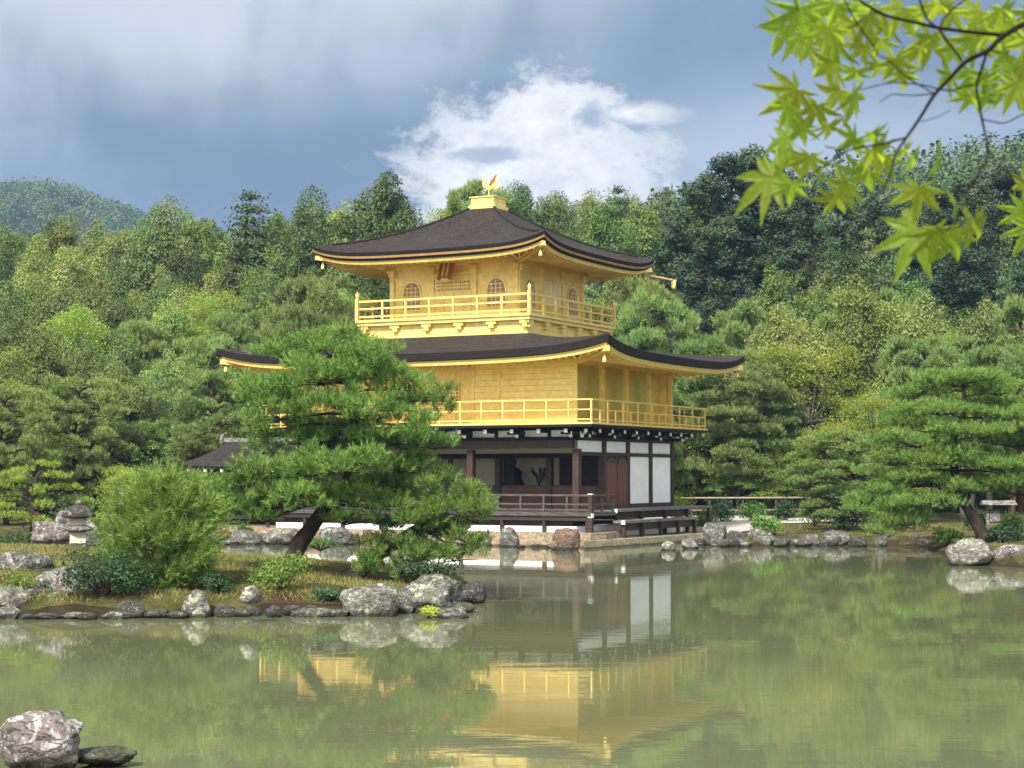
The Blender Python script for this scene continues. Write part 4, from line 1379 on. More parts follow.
# conifers (cypress like, pointed, with drooping sprays)
for v in range(4):
    out_ = []; t_ = MB(); tl = trunkline(.97, .02, 7); t_.tube(tl, np.linspace(.022, .003, 7), 6)
    nw = 15
    for i in range(nw):
        z = .20 + .80 * (i / (nw - 1)) ** .92
        rad = .215 * (1 - z) ** .62 * rng.uniform(.8, 1.15) + .012
        nb_ = max(3, int(8 * (1 - z) + 3))
        for j in range(nb_):
            a_ = j * 2 * pi / nb_ + rng.uniform(-.35, .35)
            L = rad * rng.uniform(.7, 1.2)
            m = int(170 * (.35 + L / .2))
            t = rng.uniform(.15, 1, m) ** .7
            q = np.stack([cos(a_) * L * t, sin(a_) * L * t, z - L * .28 * t ** 1.6 + rng.normal(size=m) * .012], 1)
            q[:, :2] += rng.normal(size=(m, 2)) * .022 * (.5 + t[:, None])
            nn = np.stack([cos(a_) * np.full(m, .5), sin(a_) * np.full(m, .5), np.full(m, .75)], 1) + rng.normal(size=(m, 3)) * .45
            out_.append(quads(q, nn, .019 * rng.uniform(.6, 1.2, m), .5))
    reg('conifer', np.concatenate(out_), 4, 'lf_conifer', t_, 'bark_grey')
# tall cedars: bare trunk below, clumpy hanging foliage above
for v in range(3):
    out_ = []; t_ = MB(); tl = trunkline(.95, .02, 8); t_.tube(tl, np.linspace(.013, .003, 8), 7)
    ncl = 46
    z = rng.uniform(.40, .97, ncl); a_ = rng.uniform(0, 2 * pi, ncl)
    rad = (.15 * (1.03 - z) ** .45) * rng.uniform(.35, 1.1, ncl)
    for i in range(ncl):
        c = np.array([cos(a_[i]) * rad[i], sin(a_[i]) * rad[i], z[i]])
        m = 330
        e = dirs(m); q = c + e * rng.uniform(.6, 1.05, (m, 1)) * np.array([.042, .042, .032])
        q[:, 2] -= .25 * np.hypot(e[:, 0], e[:, 1]) * .03
        out_.append(quads(q, e * .8 + np.array([0, 0, .4]) + rng.normal(size=(m, 3)) * .4, .012 * rng.uniform(.6, 1.3, m), .5))
        t_.tube([(0, 0, z[i] + .02), c], [.006, .002], 4, False)
    reg('cedar', np.concatenate(out_), 4, 'lf_cedar', t_, 'bark')


def pad_shoots(c, rx, ry, rh, n, L, k, nl, nw, up=.75, droop=0.0):
    """a cushion of needle shoots: dense on its domed top, some hanging at the rim"""
    u = dirs(n); u[:, 2] = np.abs(u[:, 2]) ** .8 - rng.choice([0, .45], n, p=[.72, .28]) * rng.uniform(0, 1, n)
    rr = rng.uniform(.25, 1.0, (n, 1)) ** .45
    P = np.array(c) + u * rr * np.array([rx, ry, rh])
    edge = np.hypot(u[:, 0], u[:, 1]) * rr[:, 0]
    P[:, 2] -= droop * rh * edge ** 2
    A = np.column_stack([u[:, 0] * .75, u[:, 1] * .75, up + .25 * u[:, 2]]) + rng.normal(size=(n, 3)) * .28
    return shoots(P, A, L * rng.uniform(.7, 1.25, n), k, nl, nw)


# garden pines for the middle distance: crooked trunk, flat cushions
for mat, kind, cnt, tmat in (('lf_pine', 'pine', 4, 'bark_red'), ('lf_pinelight', 'lightpine', 2, 'bark'), ('lf_pine', 'thickpine', 2, 'bark')):
    for v in range(cnt):
        out_ = []; t_ = MB(); n_ = 8
        z = np.linspace(-.05, .92, n_)
        tl = np.stack([.05 * np.sin(z * 6 + v) + np.cumsum(rng.normal(size=n_)) * .012, .04 * np.cos(z * 5 + v), z], 1)
        t_.tube(tl, np.linspace(.030, .008, n_), 8)
        npad = {'pine': 34, 'lightpine': 24, 'thickpine': 44}[kind]
        for i in range(npad):
            zz = (.28 if kind != 'thickpine' else .14) + (.70 if kind != 'thickpine' else .82) * (i + .5) / npad
            a_ = i * 2.4 + rng.uniform(-.4, .4)
            prof = sqrt(max(0.02, 1 - ((zz - .42) / .62) ** 2))
            rad = .36 * prof * rng.uniform(.45, 1.0)
            j = np.interp(zz - .05, z, np.arange(n_)); b0 = tl[int(j)] + (tl[min(int(j) + 1, n_ - 1)] - tl[int(j)]) * (j - int(j))
            c = np.array([b0[0] + cos(a_) * rad, b0[1] + sin(a_) * rad, zz])
            pr_ = rng.uniform(.075, .15) * (.6 + .5 * prof)
            for _q in range(3):
                cq = c + rng.normal(size=3) * np.array([pr_ * .55, pr_ * .55, .012]); pq_ = pr_ * rng.uniform(.5, .8)
                out_.append(pad_shoots(cq, pq_, pq_, .034, int(62 * (pq_ / .09) ** 2) + 8, .020, 9, .030, .0056, .75, .5))
            t_.tube([b0, (b0 + c) / 2 + [0, 0, .01], c - [0, 0, .02]], [.010, .007, .003], 5, False)
        reg(kind, np.concatenate(out_), 3, mat, t_, tmat)
# maples: airy layered sprays
for v in range(3):
    out_ = []; t_ = MB(); tl = trunkline(.6, .06); t_.tube(tl, np.linspace(.024, .008, 6), 7)
    ncl = 30
    a_ = rng.uniform(0, 2 * pi, ncl); z = rng.uniform(.28, .97, ncl)
    rad = .40 * np.sqrt(np.clip(1 - ((z - .5) / .52) ** 2, .03, 1)) * rng.uniform(.3, 1, ncl)
    cs = np.stack([np.cos(a_) * rad, np.sin(a_) * rad, z], 1)
    for c in cs:
        m = 520; e = rng.normal(size=(m, 3)) * np.array([.085, .085, .018])
        e[:, 2] -= .9 * (e[:, 0] ** 2 + e[:, 1] ** 2) * 2
        out_.append(quads(c + e, np.array([0, 0, 1.]) + rng.normal(size=(m, 3)) * .38, .0155 * rng.uniform(.6, 1.3, m), .6))
    limbs(t_, tl[2], cs, .007, hub=tl[5])
    reg('maple', np.concatenate(out_), 4, 'lf_maple', t_, 'bark_grey')

# ---------------------------------------------------------------- planting the wood
def plant(kind, px, top, Z, wpx, label, group=None, name=None, cat='tree', var=None, x=None):
    p = W(px, top, Z)
    z0 = hz(p[0], p[1]) - .05
    H = max(.8, p[2] - z0)
    vs = KIND[kind]
    cm, tm, wd = vs[(var if var is not None else rng.integers(len(vs))) % len(vs)]
    s_ = wpx * Z / FPX / wd if wpx else H
    s_ = float(np.clip(s_, (.60 if kind != 'cedar' else 1.0) * H, 2.4 * H))
    nm = name or {'broad': 'broadleaf_tree', 'olive': 'broadleaf_tree', 'dark': 'broadleaf_tree', 'conifer': 'conifer_tree', 'cedar': 'cedar_tree',
                  'pine': 'pine_tree', 'thickpine': 'pine_tree', 'lightpine': 'pine_tree', 'maple': 'maple_tree'}[kind]
    e = empty(nm, (p[0], p[1], z0), rng.uniform(0, 6.28), label, cat, group)
    for n_, me in (('crown', cm), ('trunk', tm)):
        o = link(n_, me, e); o.scale = (s_, s_, H)
    return e


# (kind, px, top py, depth, width px, label)
TREES = [
 # skyline trees behind, from left to right
 ('broad', 22, 222, 128, 60, 'rounded mid green tree at the far left end of the skyline'),
 ('broad', 62, 213, 132, 60, 'rounded green tree on the skyline just under the foot of the far hill'),
 ('olive', 110, 214, 130, 60, 'olive topped tree on the left skyline, left of the tall dark one'),
 ('dark', 160, 194, 126, 86, 'tall dark airy tree standing out on the left skyline'),
 ('broad', 205, 207, 130, 54, 'green tree on the skyline right of the tall dark airy tree'),
 ('conifer', 250, 189, 124, 78, 'dark pointed tree on the skyline with a conical top'),
 ('broad', 283, 206, 128, 50, 'green tree in the skyline dip left of the upper roof tip'),
 ('dark', 318, 181, 124, 80, 'tall dark round tree rising above the left tip of the upper roof'),
 ('dark', 383, 170, 126, 96, 'biggest airy dark tree on the skyline left of the roof slope'),
 ('broad', 345, 196, 132, 60, 'dark green tree on the skyline between the two tall airy trees'),
 ('broad', 428, 205, 132, 56, 'low green tree on the skyline left of the phoenix'),
 ('pine', 470, 176, 134, 52, 'thin topped pine on the skyline behind the phoenix'),
 ('broad', 456, 196, 136, 50, 'rounded tree on the skyline just left of the gold roof box'),
 ('broad', 520, 187, 138, 54, 'green tree on the skyline just right of the phoenix'),
 ('dark', 556, 189, 132, 60, 'dark rounded tree above the right slope of the upper roof'),
 ('broad', 592, 193, 128, 58, 'green rounded tree above the upper roof, middle of the right slope'),
 ('conifer', 618, 184, 140, 46, 'pointed conifer above the near corner of the upper roof'),
 ('broad', 640, 196, 130, 56, 'green rounded tree above the right tip of the upper roof'),
 ('conifer', 668, 186, 140, 50, 'pointed conifer left of the tall cedars'),
 ('cedar', 676, 205, 124, 60, 'dark cedar right behind the upper roof tip at the left end of the tall stand'),
 # the cedar stand
 ('cedar', 704, 172, 118, 70, 'dark cedar at the left end of the tall stand'),
 ('cedar', 732, 153, 120, 74, 'second tall cedar from the left in the dark stand'),
 ('cedar', 757, 144, 122, 70, 'tallest dark cedar, rising above the far ridge'),
 ('cedar', 784, 165, 120, 66, 'tall cedar behind the hanging maple leaf at left'),
 ('cedar', 812, 184, 118, 64, 'dark cedar just left of the low hanging maple spray'),
 ('cedar', 845, 193, 122, 60, 'dark cedar behind the low hanging maple spray'),
 ('cedar', 876, 197, 120, 60, 'dark cedar behind the middle of the maple branch'),
 ('cedar', 908, 188, 124, 60, 'dark cedar right of the low maple spray'),
 ('cedar', 942, 186, 122, 62, 'dark cedar under the long hanging maple twig'),
 ('cedar', 978, 172, 120, 70, 'dark cedar left of the last one at the right edge'),
 ('cedar', 1012, 163, 118, 74, 'tall dark cedar at the right edge of the picture'),
 # right garden, back
 ('thickpine', 650, 288, 92, 90, 'dense green pine just behind the gold balcony corner'),
 ('pine', 622, 270, 96, 70, 'blue green pine between the upper roof tip and the lower roof'),
 ('pine', 742, 296, 100, 120, 'red trunked pine with a flat spreading crown right of the lower roof tip'),
 ('pine', 860, 283, 100, 120, 'tall spreading pine with a red trunk in the middle of the right garden'),
 ('olive', 905, 285, 96, 90, 'round yellowish tree behind the spreading pines at right'),
 ('olive', 985, 296, 92, 84, 'yellow green rounded tree at the upper right of the garden'),
 ('thickpine', 930, 330, 86, 100, 'bushy blue green pine left of the yellow green rounded tree'),
 ('maple', 803, 340, 92, 120, 'bright yellow green maple right of the lower roof tip'),
 ('pine', 735, 355, 90, 150, 'broad dark pine right beside the gold balcony'),
 ('maple', 868, 392, 78, 110, 'pale yellow maple with twiggy top behind the pond pines'),
 ('maple', 960, 368, 80, 110, 'pale green maple above the leaning pine'),
 ('maple', 778, 438, 89, 80, 'low light green maple standing behind the bamboo fence'),
 ('thickpine', 846, 428, 68, 110, 'dark dense pine at the pond edge left of the leaning pine'),
 ('pine', 1010, 340, 80, 110, 'green pine at the right edge above the leaning pine'),
 ('thickpine', 690, 420, 93, 90, 'dark pine directly right of the white plaster wall'),
 ('broad', 740, 455, 90, 60, 'low round green bush like tree right of the benches'),
 # left garden
 ('thickpine', 78, 372, 78, 96, 'dark blue green pine at the left, behind the clipped pine'),
 ('thickpine', 4, 382, 74, 90, 'bright green pine cut by the left edge of the picture'),
 ('pine', 205, 365, 80, 110, 'spreading pine with a bare red trunk above the fishing pavilion'),
 ('lightpine', 165, 420, 82, 150, 'light green layered pine left of the fishing pavilion roof'),
 ('maple', 122, 462, 52, 70, 'bright green young tree between lantern and young pine'),
 ('pine', 330, 268, 96, 96, 'flat layered pine below the left tip of the upper roof'),
 ('pine', 300, 300, 90, 70, 'small flat pine left of the gold balcony'),
 ('broad', 45, 320, 92, 110, 'big green broadleaf tree on the left slope'),
 ('maple', 210, 285, 108, 60, 'pale green leaved tree high on the left slope'),
 ('olive', 120, 355, 86, 70, 'olive green tree in the middle of the left slope'),
 ('olive', 265, 290, 104, 60, 'yellowish tree on the slope left of the upper storey'),
]
for (k_, px, tp_, Z, w_, lb) in TREES:
    plant(k_, px, tp_, Z, w_, lb, var=int(px))
# the rest of the wood on the slope: rows of neighbours nobody could tell apart
LN_ = {'broad': 'rounded mid green tree', 'olive': 'yellowish green tree', 'dark': 'dark green broadleaf tree', 'conifer': 'pointed conifer', 'cedar': 'dark cedar', 'pine': 'flat layered pine', 'maple': 'pale green leafy tree', 'thickpine': 'dense green pine'}
def region(px): return 'left third of the wooded slope' if px < 235 else ('wooded slope behind the golden pavilion' if px < 680 else 'wooded slope right of the pavilion')
def sizew(top): return 'high on' if top < 262 else ('halfway up' if top < 345 else 'low on')
rows = [  # px from, to, step, depth, top at left, top at right, kinds
 (-20, 420, 34, 138, 226, 206, ('broad', 'dark', 'olive', 'conifer')),
 (-20, 380, 33, 122, 250, 246, ('broad', 'broad', 'olive', 'dark', 'conifer')),
 (-25, 360, 31, 112, 280, 278, ('broad', 'olive', 'olive', 'maple', 'dark')),
 (-20, 340, 30, 103, 312, 312, ('broad', 'olive', 'maple', 'broad', 'pine')),
 (-25, 330, 32, 95, 345, 345, ('olive', 'broad', 'maple', 'dark', 'thickpine')),
 (-20, 300, 34, 88, 378, 385, ('broad', 'olive', 'maple', 'pine', 'dark')),
 (-10, 240, 40, 81, 418, 425, ('broad', 'dark', 'pine', 'broad')),
 (480, 700, 32, 146, 192, 180, ('conifer', 'broad', 'conifer', 'dark')),
 (590, 640, 30, 110, 245, 255, ('broad', 'conifer', 'dark')),
 (600, 690, 34, 90, 330, 345, ('pine', 'broad', 'thickpine')),
 (690, 1050, 28, 130, 206, 204, ('cedar', 'conifer')),
 (765, 1050, 30, 112, 232, 228, ('cedar', 'conifer', 'cedar')),
 (790, 1050, 33, 104, 258, 262, ('conifer', 'broad', 'dark', 'cedar')),
 (780, 1050, 36, 98, 290, 282, ('broad', 'olive', 'pine', 'dark')),
 (690, 1050, 40, 97, 345, 330, ('pine', 'broad', 'thickpine', 'maple')),
 (690, 1050, 42, 94, 395, 380, ('broad', 'pine', 'maple', 'dark')),
 (700, 1050, 44, 99, 440, 430, ('dark', 'broad', 'dark')),
]
for (a, b, st, Z, t0, t1, ks) in rows:
    px = a + rng.uniform(0, 10)
    while px < b:
        f = (px - a) / (b - a)
        tp_ = t0 + (t1 - t0) * f + rng.normal() * 9
        k_ = ks[rng.integers(len(ks))]
        wf = {'conifer': 1.5, 'cedar': 1.9}.get(k_, 2.1)
        zj = Z + rng.uniform(-3.5, 3.5)
        lb = f'{LN_[k_]} among its neighbours {sizew(tp_)} the {region(px)}'
        plant(k_, px, tp_, zj, st * wf * rng.uniform(.85, 1.3), lb, 'trees of the wood: ' + lb)
        px += st * rng.uniform(.75, 1.25)

# undergrowth that fills the slope between the trunks
def scatter_clumps(n, xr, yr, hmin, hmax, per, size, name, mat):
    """a carpet of leafy mounds on the terrain"""
    y = yr[0] + (yr[1] - yr[0]) * rng.uniform(0, 1, n) ** 1.0
    x = rng.uniform(xr[0], xr[1], n) * (y / yr[1] if yr[1] > 0 else 1)
    z = height(x, y)
    r_ = rng.uniform(hmin, hmax, n)
    e = dirs(n * per); e[:, 2] = np.abs(e[:, 2])
    Rr = np.repeat(r_, per)[:, None]
    c = np.repeat(np.stack([x, y, z], 1), per, 0)
    P = c + e * Rr * rng.uniform(.6, 1.1, (n * per, 1)) * np.array([1, 1, 1.0])
    V = quads(P, e * .7 + np.array([0, 0, .6]) + rng.normal(size=e.shape) * .4, size * rng.uniform(.6, 1.3, n * per))
    return tag(link(name, fastmesh(name, V, 4, M[mat])), kind='stuff')


scatter_clumps(2600, (-50, 50), (97, 150), .6, 1.5, 26, .42, 'undergrowth', 'lf_dark')


def forest(name, n, xr, yr, hh, per, size, mat, keep, pointed=.4):
    """far wood read as one mass: many crowns, each a cloud of leaf sprays"""
    x = rng.uniform(*xr, n); y = rng.uniform(*yr, n)
    k = keep(x, y); x, y = x[k], y[k]; n = len(x)
    z = height(x, y)
    H = rng.uniform(*hh, n); cone = rng.uniform(0, 1, n) < pointed
    e = dirs(n * per); e[:, 2] = np.abs(e[:, 2]) * 1.25 - .25
    H_ = np.repeat(H, per); cn = np.repeat(cone, per)
    tz = np.clip((e[:, 2] + .25), 0, 1)
    wr = np.where(cn, .30 * (1.05 - tz), .40)
    lump = 1 + .25 * np.sin(e[:, 0] * 5 + H_ * 9) * np.cos(e[:, 1] * 5 + H_ * 5)
    P = np.repeat(np.stack([x, y, z], 1), per, 0)
    hx = np.hypot(e[:, 0], e[:, 1]) + 1e-6
    rad = np.where(cn, wr * H_ / hx * rng.uniform(.5, 1, n * per), wr * H_) * lump * rng.uniform(.75, 1.05, n * per)
    P = P + np.stack([e[:, 0] * rad, e[:, 1] * rad, H_ * np.where(cn, .35 + .68 * tz, .62 + .38 * e[:, 2] * lump)], 1)
    V = quads(P, e * .8 + np.array([0, 0, .4]) + rng.normal(size=e.shape) * .4, size * rng.uniform(.6, 1.3, n * per), .6)
    return tag(link(name, fastmesh(name, V, 4, M[mat])), kind='stuff')


forest('ridge_forest', 2300, (-40, 230), (152, 320), (7, 11), 150, .62, 'lf_far', lambda x, y: (np.abs(x) < y * .36 + 8), .5)
forest('mountain_forest', 5200, (-420, 0), (640, 1010), (9, 15), 95, 1.35, 'lf_far', lambda x, y: (x < -y * .10) & (x > -y * .33), .2)

# ---------------------------------------------------------------- the pond pines, modelled one by one
def thick_branch(mb_, a, b, r0, r1, sag=.0, n=7, wig=.05):
    a = np.array(a, float); b = np.array(b, float)
    t = np.linspace(0, 1, n)[:, None]
    p = a + (b - a) * t
    L = np.linalg.norm(b - a)
    p += np.sin(t * pi) * np.array([0, 0, sag * L]) + np.cumsum(rng.normal(size=(n, 3)), 0) * wig * L * .12 * np.sin(t * pi)
    mb_.tube(p, np.linspace(r0, r1, n), 7)


def pond_pine(label, Z, trunk_px, r0, r1, pads, mat, tmat, shoot, dens, zb=None, pad_h=.38, name='pine_tree', seed=1, nl=.12, nw=.012, k=20):
    """trunk_px: (px, py, dZ); pads: (px, py, rx px, ry px, dZ)"""
    global rng
    keep_ = rng; rng = np.random.default_rng(seed)
    tp_ = np.array([W(x, y, Z + d) for x, y, d in trunk_px])
    base = tp_[0].copy()
    g0 = hz(base[0], base[1]); tp_[0][2] = min(tp_[0][2], g0) - .12
    root = empty(name, (base[0], base[1], g0), 0, label, 'tree')
    off = np.array([base[0], base[1], g0])
    # smooth trunk
    n_ = 22; s_ = np.linspace(0, len(tp_) - 1, n_)
    from numpy import interp
    tr = np.stack([interp(s_, np.arange(len(tp_)), tp_[:, i]) for i in range(3)], 1)
    for _ in range(2): tr[1:-1] = (tr[:-2] + tr[1:-1] * 2 + tr[2:]) / 4
    tr += rng.normal(size=tr.shape) * .012
    rad = np.linspace(r0, r1, n_); rad[0] *= 1.5; rad[1] *= 1.15
    t_ = MB(); t_.tube(tr - off, rad * rng.uniform(.92, 1.08, n_), 12)
    t_.build('trunk', M[tmat], root, True)
    b_ = MB(); out_ = []
    for (px, py, rx, ry, dz) in pads:
        c = W(px, py, Z + dz); sc = (Z + dz) / FPX
        RX, RH = rx * sc * 1.03, ry * sc * 1.02
        RY = RX * .8
        i = int(np.argmin(((tr - c) ** 2).sum(1) + 1.5 * np.maximum(0, tr[:, 2] - c[2] + .1) ** 2))
        i = max(7, i)
        thick_branch(b_, tr[i] - off, c - off - [0, 0, RH * .4], max(.025, rad[i] * .42), .012, .06)
        # the cushion is made of several smaller tufts, so that its outline is uneven
        m = int(np.clip(RX * 11, 4, 26))
        for j in range(m):
            a_ = rng.uniform(0, 2 * pi); rr = sqrt(rng.uniform(0, 1)) * .72
            cc = c + np.array([cos(a_) * rr * RX, sin(a_) * rr * RY, rng.normal() * RH * .30 + RH * .30 * (1 - rr)])
            pr_ = max(.16, RX * rng.uniform(.20, .36))
            thick_branch(b_, c - off - [0, 0, RH * .3], cc - off - [0, 0, RH * .25], .014, .005, .05, 4)
            out_.append(pad_shoots(cc - off, pr_, pr_, RH * .50, int(dens * pr_ * pr_ * 60) + 6, shoot, k, nl, nw, .75, .35))
    b_.build('branches', M[tmat], root, True)
    link('crown', fastmesh('crown', np.concatenate(out_), 3, M[mat]), root)
    rng = keep_
    return root


pond_pine('large pine leaning over the mossy island in front of the pavilion', 36.0,
          [(284, 566, 0), (298, 545, 0), (316, 520, .1), (338, 490, .2), (352, 455, .2), (356, 425, .2), (352, 395, .1), (348, 370, 0), (345, 350, 0)], .185, .045,
          [(330, 352, 48, 13, 0), (372, 358, 44, 14, -.5), (285, 362, 40, 14, .3), (322, 380, 60, 15, -.7), (395, 385, 42, 13, .2), (255, 388, 40, 12, .3),
           (350, 408, 62, 16, -.8), (280, 415, 40, 14, -.3), (258, 404, 28, 10, .3), (262, 428, 26, 9, .2), (420, 408, 44, 12, .1), (442, 398, 22, 8, .1), 
           (310, 440, 55, 15, .6), (395, 440, 56, 15, -.4), (436, 446, 26, 9, .1), (268, 452, 26, 10, .6),
           (345, 468, 60, 17, -.9), (290, 474, 58, 16, -.6), (252, 484, 40, 13, -.1), (410, 468, 46, 14, .2), (222, 494, 20, 8, .1),
           (320, 500, 62, 15, -.8), (270, 506, 50, 13, -.5), (368, 504, 44, 13, -.3), (225, 508, 34, 9, -.2), (345, 522, 34, 9, -.4), (262, 520, 34, 9, -.2),
           (340, 338, 22, 8, 0), (300, 345, 26, 9, .2), (375, 375, 46, 12, .6), (290, 400, 46, 12, .6), (350, 430, 50, 12, .9), (410, 424, 34, 11, -.4),
           (345, 458, 46, 12, .9), (380, 488, 50, 13, .8), (300, 492, 52, 12, .9), (212, 498, 30, 10, .3), (226, 512, 30, 9, -.1), (205, 486, 18, 7, .3), (240, 498, 36, 12, .5)],
          'lf_hero', 'bark', .18, 3.7, seed=11, nw=.014)
pond_pine('low spreading pine reaching out over the water at the island tip', 36.2,
          [(350, 572, 0), (370, 558, -.1), (392, 545, -.2), (415, 530, -.3), (432, 512, -.3), (445, 495, -.3)], .19, .04,
          [(440, 492, 40, 13, -.2), (470, 500, 30, 11, -.3), (410, 505, 36, 12, -.1), (455, 515, 44, 13, -.5), (478, 520, 20, 10, -.2), (415, 526, 40, 12, -.5),
           (445, 538, 46, 13, -.3), (478, 545, 22, 9, -.2), (405, 548, 32, 11, -.5), (455, 558, 36, 10, -.4), (425, 562, 34, 10, -.6), (395, 488, 22, 9, .1), (400, 568, 22, 8, -.5), (385, 545, 26, 11, -.5), (376, 560, 22, 9, -.6), (395, 530, 26, 10, .3), (372, 572, 20, 8, -.7), (410, 580, 26, 7, -.7)],
          'lf_hero', 'bark', .19, 3.7, seed=12, nw=.014)
pond_pine('low clipped cloud pine with yellow green cushions behind the lantern', 51,
          [(33, 532, 0), (33, 515, 0), (31, 500, 0), (34, 485, 0), (40, 472, 0)], .11, .04,
          [(50, 467, 17, 5, 0), (18, 474, 22, 6, .1), (56, 478, 17, 6, -.4), (8, 488, 20, 6, 0), (40, 493, 13, 6, -.4), (69, 490, 17, 5, 0), (6, 500, 14, 5, .2), (48, 507, 17, 5, -.4),
           (4, 509, 10, 5, -.3), (79, 505, 15, 5, .2), (12, 519, 20, 6, -.4), (42, 524, 16, 5, -.5), (90, 519, 9, 5, .2), (24, 482, 14, 5, -.5), (-14, 478, 16, 6, 0), (-12, 496, 14, 6, 0), (-10, 514, 14, 6, 0), (62, 518, 14, 5, .3)],
          'lf_cloud', 'bark', .10, 3.4, seed=14, nl=.10, nw=.016, k=14)
pond_pine('pine with a thick dark trunk leaning left on the right bank', 58.5,
          [(988, 536, 0), (975, 520, 0), (962, 500, .1), (955, 480, .1), (953, 460, .1), (955, 440, 0), (962, 420, 0), (965, 400, 0), (963, 385, 0)], .20, .05,
          [(962, 384, 52, 11, 0), (1000, 392, 40, 10, .3), (918, 396, 36, 9, .3), (940, 412, 52, 10, -.6), (1000, 418, 44, 10, -.4), (905, 422, 40, 9, -.2),
           (965, 436, 54, 11, -.8), (915, 444, 44, 10, -.4), (1015, 444, 42, 10, .2), (895, 462, 36, 10, 0), (945, 462, 54, 11, -.7), (1005, 470, 50, 11, -.3),
           (915, 482, 46, 10, -.3), (880, 490, 34, 10, .2), (975, 490, 40, 10, -.6), (1020, 492, 36, 10, .1), (905, 504, 44, 10, -.4), (945, 504, 26, 8, -.8), (872, 514, 32, 10, .1),
           (905, 524, 36, 9, -.2), (880, 532, 26, 8, -.1), (985, 378, 30, 7, 0), (935, 388, 30, 7, .4), (985, 406, 44, 7, 1.2), (925, 430, 40, 7, 1.2), (1018, 430, 36, 8, -.6),
           (980, 456, 40, 7, 1.2), (960, 480, 40, 7, 1.3), (1018, 482, 34, 8, -.5), (862, 500, 22, 7, .2), (900, 516, 34, 7, .6), (1022, 408, 24, 7, .2), (882, 440, 22, 7, 0), (868, 476, 22, 7, .2)],
          'lf_rightpine', 'bark', .17, 2.5, seed=13, nl=.13, nw=.018, k=14)
# young pine at the water's edge: upright, brushy, no bare trunk
def bush_pine(label, px, base, Z, wpx, top, mat, n, seed, name='young_pine', shoot=.36, nl=.13, nw=.013, k=26, low=.0):
    global rng
    keep_ = rng; rng = np.random.default_rng(seed)
    p = W(px, base, Z); g0 = hz(p[0], p[1]); H = W(px, top, Z)[2] - g0; Rr = wpx * Z / FPX / 2
    root = empty(name, (p[0], p[1], g0), 0, label, 'tree')
    t_ = MB(); t_.tube([(0, 0, -.1), (.03, 0, H * .35), (-.02, 0, H * .8)], [.09, .06, .02], 8); t_.build('trunk', M['bark'], root, True)
    b_ = MB(); out_ = []
    nb_ = 70
    for i in range(nb_):
        zz = low + (.93 - low) * (i + .5) / nb_
        a_ = i * 2.399
        prof = (sst(zz, -.35, .38) * (1 - max(0, (zz - .38) / .62) ** 1.6)) ** .75
        rad = Rr * prof * rng.choice([.55, .8, 1.0, 1.12]) * rng.uniform(.85, 1.1)
        tip = np.array([cos(a_) * rad, sin(a_) * rad, zz * H + .12 * rad - .12 * (zz < .3)])
        st_ = np.array([0, 0, zz * H * .82])
        thick_branch(b_, st_, tip, .02, .006, .04, 5)
        m = int(n / nb_)
        t = rng.uniform(.25, 1.02, m) ** .6
        P = st_ + (tip - st_) * t[:, None] + rng.normal(size=(m, 3)) * np.array([.09, .09, .07])
        A = np.array([cos(a_) * .85, sin(a_) * .85, .7]) + rng.normal(size=(m, 3)) * .45
        out_.append(shoots(P, A, shoot * rng.uniform(.6, 1.2, m), k, nl, nw))
    m = 14
    A = np.column_stack([rng.normal(size=(m, 2)) * .35, np.ones(m)])
    out_.append(shoots(np.column_stack([rng.normal(size=(m, 2)) * .25, H * rng.uniform(.82, .93, m)]), A, shoot, k, nl, nw))
    b_.build('branches', M['bark'], root, True)
    link('crown', fastmesh('crown', np.concatenate(out_), 3, M[mat]), root)
    rng = keep_
    return root


bush_pine('bushy bright green young pine at the water edge of the island', 164, 606, 33.8, 108, 474, 'lf_bush', 3000, 21)


def shrub(label, px, base, Z, wpx, hpx, mat, size, n, seed, name='shrub', flat=.8, cat='shrub', group=None, zz=None):
    global rng
    keep_ = rng; rng = np.random.default_rng(seed)
    p = W(px, base, Z); g0 = hz(p[0], p[1]) if zz is None else zz
    sc = Z / FPX; Rx, H = wpx * sc / 2, hpx * sc
    root = empty(name, (p[0], p[1], g0), 0, label, cat, group)
    ncl = 14
    d = dirs(ncl); d[:, 2] = np.abs(d[:, 2])
    c = d * np.array([Rx * .62, Rx * .5, H * .52]) * rng.uniform(.5, 1, (ncl, 1)) + [0, 0, H * .28]
    out_ = []; b_ = MB()
    for i in range(ncl):
        m = n // ncl; cr = rng.uniform(.30, .5)
        e = dirs(m)
        P = c[i] + e * np.array([Rx * cr, Rx * cr, H * cr * .8]) * rng.uniform(.5, 1.1, (m, 1))
        P[:, 2] = np.maximum(P[:, 2], .02)
        out_.append(quads(P, e * .6 + np.array([0, 0, .7]) + rng.normal(size=(m, 3)) * .5, size * rng.uniform(.6, 1.3, m)))
        b_.tube([(0, 0, -.03), c[i] * .6, c[i]], [.014, .01, .004], 5, False)
    b_.build('stems', M['bark'], root, True)
    link('foliage', fastmesh('foliage', np.concatenate(out_), 4, M[mat]), root)
    rng = keep_
    return root


